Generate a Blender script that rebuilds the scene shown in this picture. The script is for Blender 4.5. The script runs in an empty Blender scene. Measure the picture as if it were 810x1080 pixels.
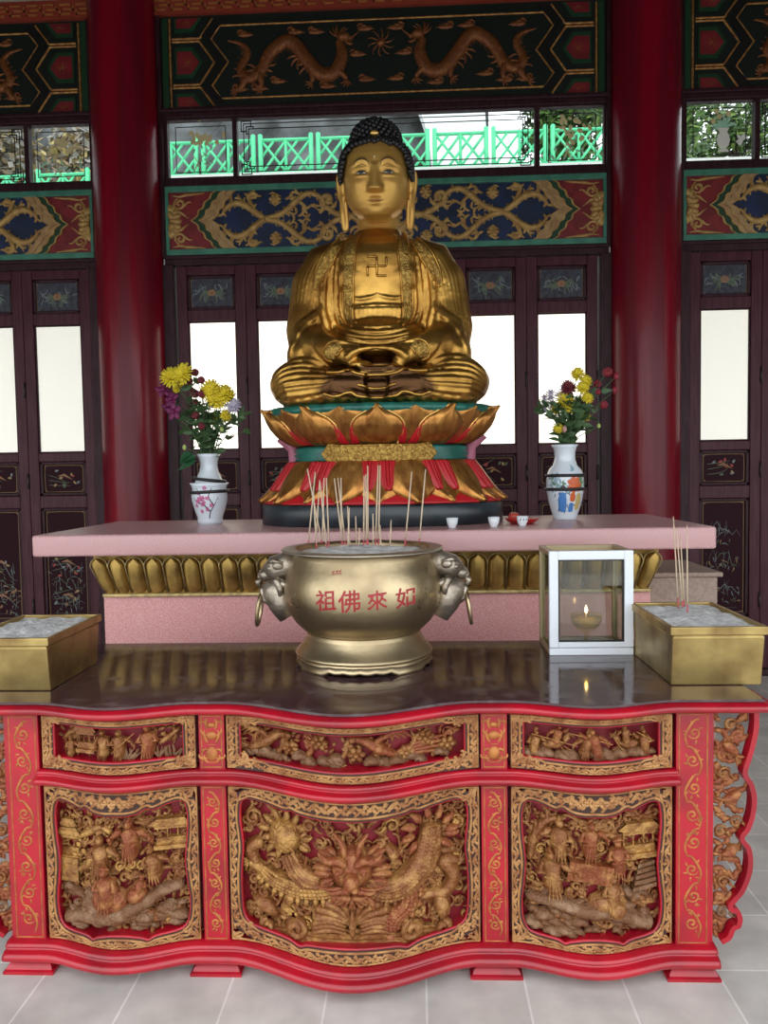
import bpy, math, random
import numpy as np
from mathutils import Vector, Matrix, noise
from mathutils.bvhtree import BVHTree
PI = math.pi
sin, cos = math.sin, math.cos
SC = bpy.context.scene
COL = SC.collection
rng = random.Random(7)

# ------------------------------------------------------------------ camera
CAM = Vector((0.22, 0.0, 1.65))
def cam_axes(yaw=2.4, pitch=3.0, roll=0.95):
    a, p, r = map(math.radians, (yaw, pitch, roll))
    fw = Vector((-sin(a)*cos(p), cos(a)*cos(p), -sin(p)))
    rt = Vector((cos(a), sin(a), 0.0))
    up = rt.cross(fw)
    return fw, rt*cos(r) - up*sin(r), up*cos(r) + rt*sin(r)
FW, RT, UP = cam_axes()
def at(px, py, Y):
    """the point of the place that the photograph shows at (px, py), at depth Y"""
    d = FW + RT*((px-405)/810.0) - UP*((py-540)/810.0)
    return CAM + d*((Y-CAM.y)/d.y)
def atz(px, py, Z):
    d = FW + RT*((px-405)/810.0) - UP*((py-540)/810.0)
    return CAM + d*((Z-CAM.z)/d.z)
cd = bpy.data.cameras.new('camera')
cam = bpy.data.objects.new('camera', cd); COL.objects.link(cam)
cd.sensor_fit = 'HORIZONTAL'; cd.sensor_width = 36.0; cd.lens = 36.0
cd.clip_start = 0.05; cd.clip_end = 200
m = Matrix((RT, UP, -FW)).transposed().to_4x4(); m.translation = CAM
cam.matrix_world = m
SC.camera = cam

# ------------------------------------------------------------------ materials
def mat(name, col, rough=0.5, metal=0.0, col2=None, scale=20.0, lo=0.4, hi=0.6, bump=0.0, bscale=None,
        coat=0.0, detail=4.0, stretch=None, r2=None, spec=None, tex='noise'):
    M = bpy.data.materials.new(name); M.use_nodes = True
    N, L = M.node_tree.nodes, M.node_tree.links
    b = N['Principled BSDF']
    b.inputs['Base Color'].default_value = (*col, 1)
    b.inputs['Roughness'].default_value = rough
    b.inputs['Metallic'].default_value = metal
    if coat: b.inputs['Coat Weight'].default_value = coat; b.inputs['Coat Roughness'].default_value = 0.12
    if spec is not None: b.inputs['Specular IOR Level'].default_value = spec
    if col2 is not None or bump or r2 is not None:
        tc = N.new('ShaderNodeTexCoord'); mp = N.new('ShaderNodeMapping')
        L.new(tc.outputs['Object'], mp.inputs['Vector'])
        if stretch: mp.inputs['Scale'].default_value = stretch
        if tex == 'voronoi':
            nz = N.new('ShaderNodeTexVoronoi'); nz.inputs['Scale'].default_value = scale; out = nz.outputs['Color']
        else:
            nz = N.new('ShaderNodeTexNoise'); nz.inputs['Scale'].default_value = scale
            nz.inputs['Detail'].default_value = detail; out = nz.outputs['Fac']
        L.new(mp.outputs['Vector'], nz.inputs['Vector'])
        rp = N.new('ShaderNodeMapRange'); rp.inputs['From Min'].default_value = lo; rp.inputs['From Max'].default_value = hi
        L.new(out, rp.inputs['Value'])
        if col2 is not None:
            mx = N.new('ShaderNodeMix'); mx.data_type = 'RGBA'
            mx.inputs['A'].default_value = (*col, 1); mx.inputs['B'].default_value = (*col2, 1)
            L.new(rp.outputs['Result'], mx.inputs['Factor']); L.new(mx.outputs['Result'], b.inputs['Base Color'])
        if r2 is not None:
            mr = N.new('ShaderNodeMapRange'); mr.inputs['To Min'].default_value = rough; mr.inputs['To Max'].default_value = r2
            L.new(rp.outputs['Result'], mr.inputs['Value']); L.new(mr.outputs['Result'], b.inputs['Roughness'])
        if bump:
            n2 = N.new('ShaderNodeTexNoise'); n2.inputs['Scale'].default_value = bscale or scale; n2.inputs['Detail'].default_value = 5
            L.new(mp.outputs['Vector'], n2.inputs['Vector'])
            bp = N.new('ShaderNodeBump'); bp.inputs['Strength'].default_value = bump; bp.inputs['Distance'].default_value = 0.01
            L.new(n2.outputs['Fac'], bp.inputs['Height']); L.new(bp.outputs['Normal'], b.inputs['Normal'])
    return M
def emit(name, col, s):
    M = bpy.data.materials.new(name); M.use_nodes = True
    b = M.node_tree.nodes['Principled BSDF']
    b.inputs['Base Color'].default_value = (*col, 1); b.inputs['Roughness'].default_value = 0.4
    b.inputs['Emission Color'].default_value = (*col, 1); b.inputs['Emission Strength'].default_value = s
    return M
def glass(name, tint=(1, 1, 1), gl=0.08, rough=0.02):
    M = bpy.data.materials.new(name); M.use_nodes = True
    N, L = M.node_tree.nodes, M.node_tree.links
    N.remove(N['Principled BSDF'])
    t = N.new('ShaderNodeBsdfTransparent'); t.inputs['Color'].default_value = (*tint, 1)
    g = N.new('ShaderNodeBsdfGlossy'); g.inputs['Roughness'].default_value = rough
    x = N.new('ShaderNodeMixShader'); x.inputs['Fac'].default_value = gl
    L.new(t.outputs[0], x.inputs[1]); L.new(g.outputs[0], x.inputs[2])
    L.new(x.outputs[0], N['Material Output'].inputs['Surface'])
    return M

# ------------------------------------------------------------------ mesh builder
ID = lambda x, y, z: (x, y, z)
class MB:
    def __init__(s, xf=None):
        s.v = []; s.f = []; s.mi = []; s.sm = []; s.xf = xf or ID; s.m = 0; s.smooth = True
    def add(s, pts): 
        n = len(s.v); xf = s.xf
        s.v.extend(tuple(xf(*p)) for p in pts); return n
    def face(s, ix, smooth=None):
        s.f.append(tuple(ix)); s.mi.append(s.m); s.sm.append(s.smooth if smooth is None else smooth)
    def grid(s, rows, closed=False, capa=False, capb=False):
        n0 = s.add([p for r in rows for p in r]); w = len(rows[0])
        for i in range(len(rows)-1):
            for j in range(w if closed else w-1):
                k = (j+1) % w
                s.face((n0+i*w+j, n0+i*w+k, n0+(i+1)*w+k, n0+(i+1)*w+j))
        if capa: s.face([n0+j for j in range(w)][::-1], False)
        if capb: s.face([n0+(len(rows)-1)*w+j for j in range(w)], False)
    def box(s, x0, x1, y0, y1, z0, z1, t=None):
        P = [(x, y, z) for z in (z0, z1) for y in (y0, y1) for x in (x0, x1)]
        if t: P = [t(*p) for p in P]
        if s.xf is not ID: P = [(x, z, y) for x, y, z in P]      # on a face: across, out, up
        n = s.add(P)
        for f in ((0, 2, 3, 1), (4, 5, 7, 6), (0, 1, 5, 4), (2, 6, 7, 3), (0, 4, 6, 2), (1, 3, 7, 5)):
            s.face([n+i for i in f], False)
    def rbox(s, x0, x1, y0, y1, z0, z1, r=0.01, k=3):
        """box with rounded vertical and horizontal edges"""
        cx, cy = (x0+x1)/2, (y0+y1)/2
        def ring(ins, z):
            R = max(r-ins, 0.0006); out = []
            for qx, qy, a0 in ((1, 1, 0), (-1, 1, PI/2), (-1, -1, PI), (1, -1, 3*PI/2)):
                for i in range(k+1):
                    a = a0+PI/2*i/k
                    ex = (x1-r if qx > 0 else x0+r); ey = (y1-r if qy > 0 else y0+r)
                    out.append((ex+R*cos(a), ey+R*sin(a), z))
            return out
        rows = []
        for i in range(k+1):
            a = PI/2*i/k; rows.append(ring(r*(1-sin(a)), z0+r*(1-cos(a))))
        for i in range(k+1):
            a = PI/2*i/k; rows.append(ring(r*(1-cos(a)), z1-r*(1-sin(a))))
        s.grid(rows, True, True, True)
    def tube(s, pts, rad, n=8, cap=True, flat=1.0, upv=(0, 0, 1)):
        P = [Vector(p) for p in pts]; m_ = len(P)
        R = [rad]*m_ if not hasattr(rad, '__len__') else list(rad)
        if len(R) != m_:
            R = [R[0]+(R[-1]-R[0])*i/(m_-1) for i in range(m_)] if len(R) == 2 else [lerpl(R, i/(m_-1)) for i in range(m_)]
        rows = []; prev = None
        for i in range(m_):
            t = (P[min(i+1, m_-1)]-P[max(i-1, 0)])
            if t.length < 1e-9: t = Vector((0, 0, 1))
            t.normalize()
            if prev is None:
                u = Vector(upv)
                if abs(u.dot(t)) > .95: u = Vector((0, 1, 0))
                a = (u-t*u.dot(t)).normalized()
            else:
                a = prev-t*prev.dot(t)
                a = a.normalized() if a.length > 1e-6 else t.orthogonal().normalized()
            prev = a; b = t.cross(a)
            rows.append([tuple(P[i]+a*(R[i]*cos(2*PI*j/n)*flat)+b*(R[i]*sin(2*PI*j/n))) for j in range(n)])
        s.grid(rows, True, cap, cap)
    def lathe(s, prof, n=48, c=(0, 0, 0), sx=1.0, sy=1.0, capa=False, capb=False, mod=None):
        rows = []
        for r, z in prof:
            row = []
            for j in range(n):
                a = 2*PI*j/n; rr = r*(mod(a, z) if mod else 1.0)
                row.append((c[0]+rr*cos(a)*sx, c[1]+rr*sin(a)*sy, c[2]+z))
            rows.append(row)
        s.grid(rows, True, capa, capb)
    def ell(s, c, r, nu=14, nv=9, rot=None):
        c = Vector(c); r = (r, r, r) if not hasattr(r, '__len__') else r
        rows = []
        for i in range(nv+1):
            ph = -PI/2+PI*i/nv
            row = []
            for j in range(nu):
                a = 2*PI*j/nu
                p = Vector((r[0]*cos(ph)*cos(a), r[1]*cos(ph)*sin(a), r[2]*sin(ph)))
                if rot: p = rot @ p
                row.append(tuple(c+p))
            rows.append(row)
        s.grid(rows, True)
    # ---- relief strokes: (u, v) in the face, w standing out of it
    def rt(s, pts, rad, w=0.0, hf=1.0, n=5, taper=True):
        m_ = len(pts)
        if m_ < 2: return
        rows = []
        for i in range(m_):
            a, b = pts[max(i-1, 0)], pts[min(i+1, m_-1)]
            du, dv = b[0]-a[0], b[1]-a[1]; l = math.hypot(du, dv) or 1e-9
            nu, nv = -dv/l, du/l
            t = i/(m_-1)
            r = rad(t) if callable(rad) else (rad if not hasattr(rad, '__len__') else lerpl(rad, t))
            if taper and (i == 0 or i == m_-1): r *= .35
            ww = w if not hasattr(w, '__len__') else lerpl(w, t)
            rows.append([(pts[i][0]+nu*r*cos(PI*j/(n-1)), pts[i][1]+nv*r*cos(PI*j/(n-1)), ww+hf*r*sin(PI*j/(n-1))-(0.3*r if j in (0, n-1) else 0)) for j in range(n)])
        s.grid(rows)
    def dome(s, u, v, ru, rv=None, w=0.0, h=None, ang=0.0, n=10, k=3):
        rv = ru if rv is None else rv; h = min(ru, rv) if h is None else h
        ca, sa = cos(ang), sin(ang); rows = []
        for i in range(k+1):
            ph = PI/2*i/k; c_ = cos(ph); row = []
            if i == k: c_ = 0.02
            for j in range(n):
                a = 2*PI*j/n; x, y = ru*c_*cos(a), rv*c_*sin(a)
                row.append((u+x*ca-y*sa, v+x*sa+y*ca, w+h*sin(ph)))
            rows.append(row)
        s.grid(rows, True, False, True)
    def plate(s, outline, w0, w1):
        """extruded outline in the face"""
        n = len(outline)
        a = s.add([(u, v, w0) for u, v in outline]); b = s.add([(u, v, w1) for u, v in outline])
        for i in range(n):
            j = (i+1) % n; s.face((a+i, a+j, b+j, b+i), False)
        s.face([b+i for i in range(n)], False); s.face([a+i for i in range(n)][::-1], False)
    def band(s, A, B, w0, w1, closed=False):
        """a strip between two polylines of equal length, standing from w0 to w1"""
        rows = [[(p[0], p[1], w0) for p in A], [(p[0], p[1], w1) for p in A], [(p[0], p[1], w1) for p in B], [(p[0], p[1], w0) for p in B]]
        s.smooth, k = False, s.smooth
        s.grid(rows, closed); s.smooth = k
    def build(s, name, mats, parent=None, origin=None, mods=None):
        o_ = Vector((0, 0, 0))
        if parent is not None: 
            o_ = world_loc(parent)
        elif origin is not None: o_ = Vector(origin)
        me = bpy.data.meshes.new(name)
        me.from_pydata([(x-o_.x, y-o_.y, z-o_.z) for x, y, z in s.v], [], s.f)
        mats = mats if isinstance(mats, (list, tuple)) else [mats]
        for q in mats: me.materials.append(q)
        me.polygons.foreach_set('use_smooth', s.sm)
        if len(mats) > 1: me.polygons.foreach_set('material_index', s.mi)
        me.update()
        ob = bpy.data.objects.new(name, me); COL.objects.link(ob)
        if parent is not None: ob.parent = parent
        elif origin is not None: ob.location = o_
        return ob
def world_loc(o):
    l = Vector(o.location)
    while o.parent: o = o.parent; l = l+Vector(o.location)
    return l
def lerpl(L, t):
    x = t*(len(L)-1); i = min(int(x), len(L)-2); f = x-i
    return L[i]*(1-f)+L[i+1]*f
def bevel(o, w=0.006, seg=2):
    b = o.modifiers.new('bevel', 'BEVEL'); b.width = w; b.segments = seg; b.limit_method = 'ANGLE'; b.angle_limit = 0.6
    return o
def thing(name, label, cat, loc=(0, 0, 0), group=None):
    o = bpy.data.objects.new(name, None); COL.objects.link(o)
    o.location = loc; o.empty_display_size = 0.05
    o['label'] = label; o['category'] = cat
    if group: o['group'] = group
    return o
def tag(o, label, cat, group=None, kind=None):
    o['label'] = label; o['category'] = cat
    if group: o['group'] = group
    if kind: o['kind'] = kind
    return o
def struct(o, label=None, cat=None):
    o['kind'] = 'structure'
    if label: o['label'] = label
    if cat: o['category'] = cat
    return o
def crom(P, n=6, closed=False):
    """Catmull-Rom through P (tuples of any dimension)"""
    m_ = len(P); out = []
    for i in range(m_ if closed else m_-1):
        p = [P[(i+k) % m_] if closed else P[min(max(i+k, 0), m_-1)] for k in (-1, 0, 1, 2)]
        for q in range(n):
            t = q/n
            out.append(tuple(0.5*((2*b)+(-a+c)*t+(2*a-5*b+4*c-d)*t*t+(-a+3*b-3*c+d)*t**3) for a, b, c, d in zip(*p)))
    if not closed: out.append(tuple(P[-1]))
    return out
def spiral(cx, cy, r0, a0, turns, r1=0.12, n=18):
    return [(cx+r0*(1-(1-r1)*i/n)*cos(a0+turns*2*PI*i/n), cy+r0*(1-(1-r1)*i/n)*sin(a0+turns*2*PI*i/n)) for i in range(n+1)]
def curl(u, v, ang, L, bend, n=12):
    """a tendril leaving (u, v) at ang, bending ever more"""
    out = [(u, v)]; a = ang
    for i in range(n):
        t = i/n; a += bend*(0.3+2.2*t*t)/n
        st = L/n*(1.15-0.75*t); u += cos(a)*st; v += sin(a)*st; out.append((u, v))
    return out
def resample(P, n, closed=False):
    Q = list(P)+([P[0]] if closed else [])
    d = [0]
    for a, b in zip(Q, Q[1:]): d.append(d[-1]+math.dist(a, b))
    out = []; k = 0
    for i in range(n):
        s_ = d[-1]*i/(n if closed else n-1)
        while k < len(d)-2 and d[k+1] < s_: k += 1
        f = (s_-d[k])/max(d[k+1]-d[k], 1e-9); f = min(max(f, 0), 1)
        out.append(tuple(x+(y-x)*f for x, y in zip(Q[k], Q[k+1])))
    return out
# ------------------------------------------------------------------ palette
m_maroon = mat('maroon_wood', (0.050, 0.009, 0.017), 0.42, spec=.22, col2=(0.074, 0.020, 0.030), scale=6, stretch=(6, 6, .6), bump=.12, bscale=25)
m_jamb = mat('dark_jamb', (0.026, 0.006, 0.010), 0.48, spec=.22, col2=(0.042, 0.015, 0.021), scale=8, stretch=(5, 5, .7))
m_column = mat('red_column_lacquer', (0.20, 0.002, 0.013), 0.22, col2=(0.125, 0.003, 0.012), scale=2.2, stretch=(4, 4, .22), coat=.08, spec=.28, bump=.30, bscale=5, r2=.36)
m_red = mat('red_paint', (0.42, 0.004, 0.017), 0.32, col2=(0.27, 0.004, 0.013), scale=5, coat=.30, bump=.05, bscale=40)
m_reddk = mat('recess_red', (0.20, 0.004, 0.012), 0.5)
m_gold_line = mat('gold_line_paint', (0.50, 0.255, 0.07), 0.42, 0.35, col2=(0.30, 0.12, 0.035), scale=30)
m_carve = mat('gilt_carving', (0.215, 0.075, 0.020), 0.42, 0.25, col2=(0.46, 0.24, 0.075), scale=26, lo=.46, hi=.74, bump=.75, bscale=80)
m_carve_red = mat('brown_red_carving', (0.24, 0.062, 0.020), 0.45, 0.25, col2=(0.42, 0.19, 0.06), scale=30, lo=.46, hi=.74, bump=.75, bscale=80)
m_carve_gold = mat('bright_gilt_carving', (0.44, 0.235, 0.065), 0.40, 0.35, col2=(0.20, 0.075, 0.02), scale=26, lo=.42, hi=.66, bump=.75, bscale=80)
m_carve_grey = mat('dusty_carving', (0.165, 0.068, 0.026), 0.55, 0.1, col2=(0.30, 0.18, 0.10), scale=24, lo=.45, hi=.72, bump=.75, bscale=100)
m_lace = mat('lace_gilt', (0.44, 0.225, 0.08), 0.5, 0.2, col2=(0.28, 0.11, 0.036), scale=22, bump=.2, bscale=90)
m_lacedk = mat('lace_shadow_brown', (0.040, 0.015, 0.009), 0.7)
m_blueg = mat('deep_blue_ground', (0.006, 0.020, 0.075), 0.5, col2=(0.004, 0.012, 0.040), scale=8)
m_teal = mat('teal_border', (0.055, 0.22, 0.15), 0.5, col2=(0.04, 0.165, 0.115), scale=12)
m_green = mat('dark_green_band', (0.008, 0.042, 0.016), 0.5)
m_cream = mat('cream_band', (0.42, 0.27, 0.14), 0.5, col2=(0.33, 0.18, 0.085), scale=20)
m_endred = mat('frieze_red', (0.20, 0.012, 0.016), 0.5, col2=(0.14, 0.008, 0.012), scale=14)
m_scroll = mat('frieze_gold', (0.47, 0.295, 0.095), 0.5, 0.2, col2=(0.34, 0.19, 0.06), scale=18)
m_night = mat('dragon_ground', (0.004, 0.009, 0.006), 0.5)
m_black = mat('black_band', (0.004, 0.004, 0.004), 0.5)
m_dragon = mat('dragon_bronze', (0.24, 0.085, 0.022), 0.45, 0.4, col2=(0.17, 0.05, 0.016), scale=40, bump=.3, bscale=150)
m_fretred = mat('fret_red', (0.25, 0.035, 0.018), 0.5)
m_fretgold = mat('fret_orange', (0.36, 0.13, 0.035), 0.5)
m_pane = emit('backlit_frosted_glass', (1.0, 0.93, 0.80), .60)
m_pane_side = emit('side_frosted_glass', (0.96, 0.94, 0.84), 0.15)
m_clear = glass('clear_glass', (0.95, 0.97, 0.97), 0.05)
m_blackline = mat('black_line', (0.012, 0.008, 0.008), 0.5)
m_decal = mat('pale_yellow_decal', (0.60, 0.50, 0.26), 0.6)
m_decalw = mat('white_decal', (0.75, 0.74, 0.68), 0.6)
m_decalg = mat('mint_decal', (0.35, 0.62, 0.45), 0.6)
m_pt = [mat('panel_blue_grey', (0.060, 0.064, 0.085), 0.5, spec=.25, col2=(0.035, 0.034, 0.045), scale=30),
        mat('panel_dark', (0.026, 0.007, 0.011), 0.55, spec=.08),
        mat('paint_orange', (0.27, 0.13, 0.06), 0.5), mat('paint_green', (0.09, 0.12, 0.07), 0.5),
        mat('paint_grey_blue', (0.16, 0.20, 0.21), 0.5), mat('paint_gold', (0.34, 0.22, 0.08), 0.45),
        mat('paint_red', (0.33, 0.04, 0.025), 0.5)]
m_hinge = mat('hinge_iron', (0.06, 0.05, 0.05), 0.4, .7)
m_plaster = mat('plaster', (0.45, 0.40, 0.33), 0.8)
m_ceil = mat('ceiling_paint', (0.045, 0.03, 0.024), 0.8)

# ------------------------------------------------------------------ floor, ceiling, walls
YW = 6.10
def tiles(name, c1, c2, grout, size):
    M = bpy.data.materials.new(name); M.use_nodes = True
    N, L = M.node_tree.nodes, M.node_tree.links; b = N['Principled BSDF']
    tc = N.new('ShaderNodeTexCoord'); br = N.new('ShaderNodeTexBrick')
    br.offset = 0.0; br.inputs['Scale'].default_value = 1.0
    br.inputs['Brick Width'].default_value = size; br.inputs['Row Height'].default_value = size
    br.inputs['Mortar Size'].default_value = 0.004; br.inputs['Mortar Smooth'].default_value = 0.2
    br.inputs['Color1'].default_value = (*c1, 1); br.inputs['Color2'].default_value = (*c2, 1); br.inputs['Mortar'].default_value = (*grout, 1)
    mp = N.new('ShaderNodeMapping'); mp.inputs['Location'].default_value = (0.085, 0.05, 0)
    L.new(tc.outputs['Object'], mp.inputs['Vector']); L.new(mp.outputs['Vector'], br.inputs['Vector'])
    nz = N.new('ShaderNodeTexNoise'); nz.inputs['Scale'].default_value = 7; nz.inputs['Detail'].default_value = 8
    L.new(tc.outputs['Object'], nz.inputs['Vector'])
    mr = N.new('ShaderNodeMapRange'); mr.inputs['From Min'].default_value = .3; mr.inputs['From Max'].default_value = .7
    mr.inputs['To Min'].default_value = .82; mr.inputs['To Max'].default_value = 1.1
    L.new(nz.outputs['Fac'], mr.inputs['Value'])
    mx = N.new('ShaderNodeMix'); mx.data_type = 'RGBA'; mx.blend_type = 'MULTIPLY'; mx.inputs['Factor'].default_value = 1
    L.new(br.outputs['Color'], mx.inputs['A']); L.new(mr.outputs['Result'], mx.inputs['B'])
    L.new(mx.outputs['Result'], b.inputs['Base Color']); b.inputs['Roughness'].default_value = .42
    return M
m_floor = tiles('grey_floor_tile', (0.64, 0.62, 0.58), (0.57, 0.555, 0.525), (0.80, 0.79, 0.76), 0.316)
b_ = MB(); b_.box(-9, 9, -6, 6.4, -0.10, 0.0); struct(b_.build('floor', m_floor))
b_ = MB(); b_.box(-9, 9, .7, 6.6, 5.62, 5.75, lambda x, y, z: (x, y, z-(6.6-y)*.20)); struct(b_.build('ceiling', m_ceil))
m_ground = mat('outdoor_ground', (0.36, 0.36, 0.34), 0.9)
b_ = MB(); b_.box(-60, 60, -60, 60, -0.5, -0.12); struct(b_.build('ground', m_ground))

b_ = MB(); b_.box(-9, 9, .62, .72, 3.60, 4.6); struct(bevel(b_.build('shade_fascia', m_ceil), .01))  # unseen fascia, added to keep daylight off the upper wall
F = lambda Y: (lambda u, v, w: (u, Y-w, v))
b_ = MB()
b_.box(-9, 9, YW-.02, YW+.10, 5.36, 5.62)
for s in (-1, 1):
    b_.box(*sorted((s*5.74, s*9)), YW, YW+.1, 0, 5.36)
    b_.box(*sorted((s*1.745, s*2.255)), YW+.02, YW+.1, 0, 5.36)
struct(b_.build('wall_back', m_plaster))
b_ = MB()
for s in (-1, 1): b_.box(*sorted((s*9, s*9.12)), 1.2, 6.2, 0, 5.62)
struct(b_.build('wall_side', m_plaster))
# frames that carry doors, friezes and windows
b_ = MB()
for c in (-4.0, 0.0, 4.0):
    b_.box(c-1.73, c+1.73, YW-.03, YW+.06, 3.30, 3.372)
    b_.box(c-1.73, c+1.73, YW-.05, YW+.06, 3.345, 3.372)
    b_.box(c-1.73, c+1.73, YW-.03, YW+.06, 3.908, 3.968)
    b_.box(c-1.73, c+1.73, YW-.03, YW+.06, 4.432, 4.505)
    b_.box(c-1.73, c+1.73, YW-.055, YW+.06, 4.470, 4.500)
    b_.box(c-1.73, c+1.73, YW-.04, YW+.06, -0.0, 0.055)
    for s in (-1, 1): b_.box(*sorted((c+s*1.66, c+s*1.755)), YW-.05, YW+.06, 0.055, 3.30); b_.box(*sorted((c+s*1.71, c+s*1.745)), YW-.05, YW+.06, 3.37, 5.2)
o = bevel(b_.build('trim_1', m_jamb), .006); struct(o)
# red key-fret beam above the dragon panels
b_ = MB(F(YW-.03)); 
for c in (-4.0, 0, 4.0):
    b_.m = 0; b_.box(c-1.75, c+1.75, -.08, 0.02, 5.20, 5.345)
    b_.m = 1
    x = c-1.74; k = 0
    while x < c+1.68:
        for (du, dv, du2, dv2) in ((0, .03, .085, .042), (.03, .065, .115, .077), (0, .10, .085, .112), (.0, .03, .012, .065), (.103, .065, .115, .10)):
            b_.box(x+du, x+du2, .02, .028, 5.20+dv, 5.20+dv2)
        x += .13; k += 1
struct(b_.build('trim_2', [m_fretred, m_fretgold]))

# ------------------------------------------------------------------ columns
for s, side in ((-1, 'left'), (1, 'right')):
    for X, nm in ((2.005, 'column_'+side),):
        b_ = MB(); b_.lathe([(.262, 0.10), (.264, 1.2), (.263, 3.0), (.258, 5.62)], 64, (s*X, YW-.02, 0))
        col = struct(b_.build(nm, m_column, origin=(s*X, YW-.02, 0)))
        b_ = MB(); b_.lathe([(.27, 0), (.33, .0), (.36, .05), (.34, .10), (.262, .11)], 48, (s*X, YW-.02, 0), capa=True)
        b_.build('column_base', mat('column_stone_'+side, (.3, .29, .27), .6), col)

# ------------------------------------------------------------------ doors
door_n = 0
def strokes_bouquet(b, cx, cz, w, h, r):
    b.m = 2; 
    for k in range(6): b.dome(cx+.022*cos(k*PI/3), cz+.016*sin(k*PI/3), .016, .013, 0, .002)
    b.m = 3
    for s in (-1, 1):
        for k in range(8):
            L = curl(cx+s*.02, cz, PI/2-s*(1.0+.25*k)+r.uniform(-.2, .2), r.uniform(.06, .14), r.uniform(-2.5, 2.5), 9); b.rt(L, [.003, .008, .002], 0, .25)
        b.m = 4
        for k in range(10):
            b.rt(curl(cx+s*r.uniform(.03, .12), cz+r.uniform(-.03, .03), r.uniform(0, 6.28), .07, r.uniform(-4, 4), 8), [.003, .005, .001], 0, .25)
        b.m = 3
def strokes_land(b, x0, x1, z0, z1, r):
    for lay in range(3):
        b.m = 4 if lay != 1 else 3
        zb = z0+(z1-z0)*(.16+.26*lay)
        P = []; x = x0+.03
        while x < x1-.03:
            P.append((x, zb+r.uniform(0, .11)+.05*sin((x-x0)*14))); x += .03
        b.rt(P, [.002, .004, .002], 0, .3, 4)
        for k in range(16):
            x = r.uniform(x0+.04, x1-.04); z = zb+r.uniform(-.07, .06); b.m = r.choice((3, 4, 4, 3, 5))
            b.rt(curl(x, z, r.uniform(.3, 2.8), r.uniform(.03, .08), r.uniform(-4, 4), 6), [.001, .0045, .001], 0, .3, 4)
        for k in range(3):
            x = r.uniform(x0+.05, x1-.05); b.m = 4
            b.rt([(x, zb), (x+r.uniform(-.02, .02), zb+.08), (x+.01, zb+.13)], [.003, .001], 0, .3, 4)
    b.m = 4; b.rt([(x0+.05, z0+.05), (x1-.06, z0+.045)], .002, 0, .3, 4)
def strokes_bird(b, x0, x1, z0, z1, r, col=6):
    cx, cz = (x0+x1)/2, (z0+z1)/2
    for k in range(3):
        b.m = 3; b.rt(curl(x0+.04, cz-.05+.04*k, r.uniform(-.3, .6), .22, r.uniform(-2, 2), 10), [.004, .002], 0, .3, 4)
    for k in range(9):
        b.m = r.choice((col, 4, 3, 5)); b.dome(r.uniform(x0+.05, x1-.05), r.uniform(z0+.05, z1-.05), .016, .009, 0, .002, r.uniform(0, 3))
    b.m = 2; b.rt([(cx-.05, cz+.02), (cx, cz+.03), (cx+.07, cz-.01)], [.004, .014, .003], 0, .3)
def door_leaf(cx, seed, pane, z_mid='bird'):
    global door_n
    door_n += 1; r = random.Random(seed)
    w = .274; gx = .18; t = (YW+.02)
    b = MB()
    b.box(cx-w, cx-gx-.012, t-.03, t+.025, .06, 3.295); b.box(cx+gx+.012, cx+w, t-.03, t+.025, .06, 3.295)
    for z0, z1 in ((3.225, 3.295), (2.865, 2.955), (1.775, 1.845), (1.40, 1.50), (.06, .47)):
        b.box(cx-gx-.012, cx+gx+.012, t-.03, t+.025, z0, z1)
    d = bevel(b.build('door_%d' % door_n, m_maroon, origin=(cx, t, .06)), .006); struct(d)
    b = MB()                                                     # mouldings round each field
    for z0, z1 in ((2.955, 3.225), (1.845, 2.865), (1.50, 1.775), (.47, 1.40)):
        e = .026 if z1 != 2.865 else .012; X0, X1 = cx-gx-.012, cx+gx+.012
        b.box(X0, X0+e, t-.018, t+.01, z0, z1); b.box(X1-e, X1, t-.018, t+.01, z0, z1)
        b.box(X0, X1, t-.018, t+.01, z0, z0+e); b.box(X0, X1, t-.018, t+.01, z1-e, z1)
    bevel(b.build('moulding', m_jamb, d), .007)
    b = MB(); b.box(cx-gx, cx+gx, t-.004, t+.004, 1.85, 2.86); b.build('frosted_pane', pane, d)
    for z0, z1, kind in ((2.975, 3.205, 0), (1.52, 1.755, 1), (.49, 1.38, 2)):
        b = MB(F(t-.004)); b.m = 0 if kind == 0 else 1
        X0, X1 = cx-gx+.012, cx+gx-.012
        b.box(X0, X1, -.01, 0, z0, z1)
        b.m = 5; e = .012 if kind else .004
        for k in range(1):
            b.rt(crom([(X0+e+.012, z0+e), (X1-e-.012, z0+e), (X1-e-.012, z0+e+.012), (X1-e, z0+e+.012), (X1-e, z1-e-.012), (X1-e-.012, z1-e-.012), (X1-e-.012, z1-e), (X0+e+.012, z1-e), (X0+e+.012, z1-e-.012), (X0+e, z1-e-.012), (X0+e, z0+e+.012), (X0+e+.012, z0+e+.012), (X0+e+.012, z0+e)], 2), .0022, 0, .5, 4)
        if kind == 0: strokes_bouquet(b, cx, (z0+z1)/2, .3, .2, r)
        elif kind == 1: strokes_bird(b, X0, X1, z0, z1, r)
        else: strokes_land(b, X0, X1, z0, z1, r) if z_mid != 'flower' else (strokes_bird(b, X0, X1, z0+.3, z0+.6, r, 6), strokes_bird(b, X0, X1, z0+.05, z0+.3, r, 2), strokes_land(b, X0, X1, z0, z0+.5, r))
        b.build('painted_panel', m_pt, d)
    for z in (2.35, 1.62, .6):
        b = MB(); b.tube([(cx+w-.004, t-.036, z-.06), (cx+w-.004, t-.036, z+.06)], .008, 8); b.build('hinge', m_hinge, d)
for k in range(6): door_leaf(-1.375+.55*k, 30+k, m_pane)
for k in range(3):
    door_leaf(-2.625-.55*k, 50+k, m_pane_side, 'flower'); door_leaf(2.625+.55*k, 60+k, m_pane_side, 'land')
b_ = MB()
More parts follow.
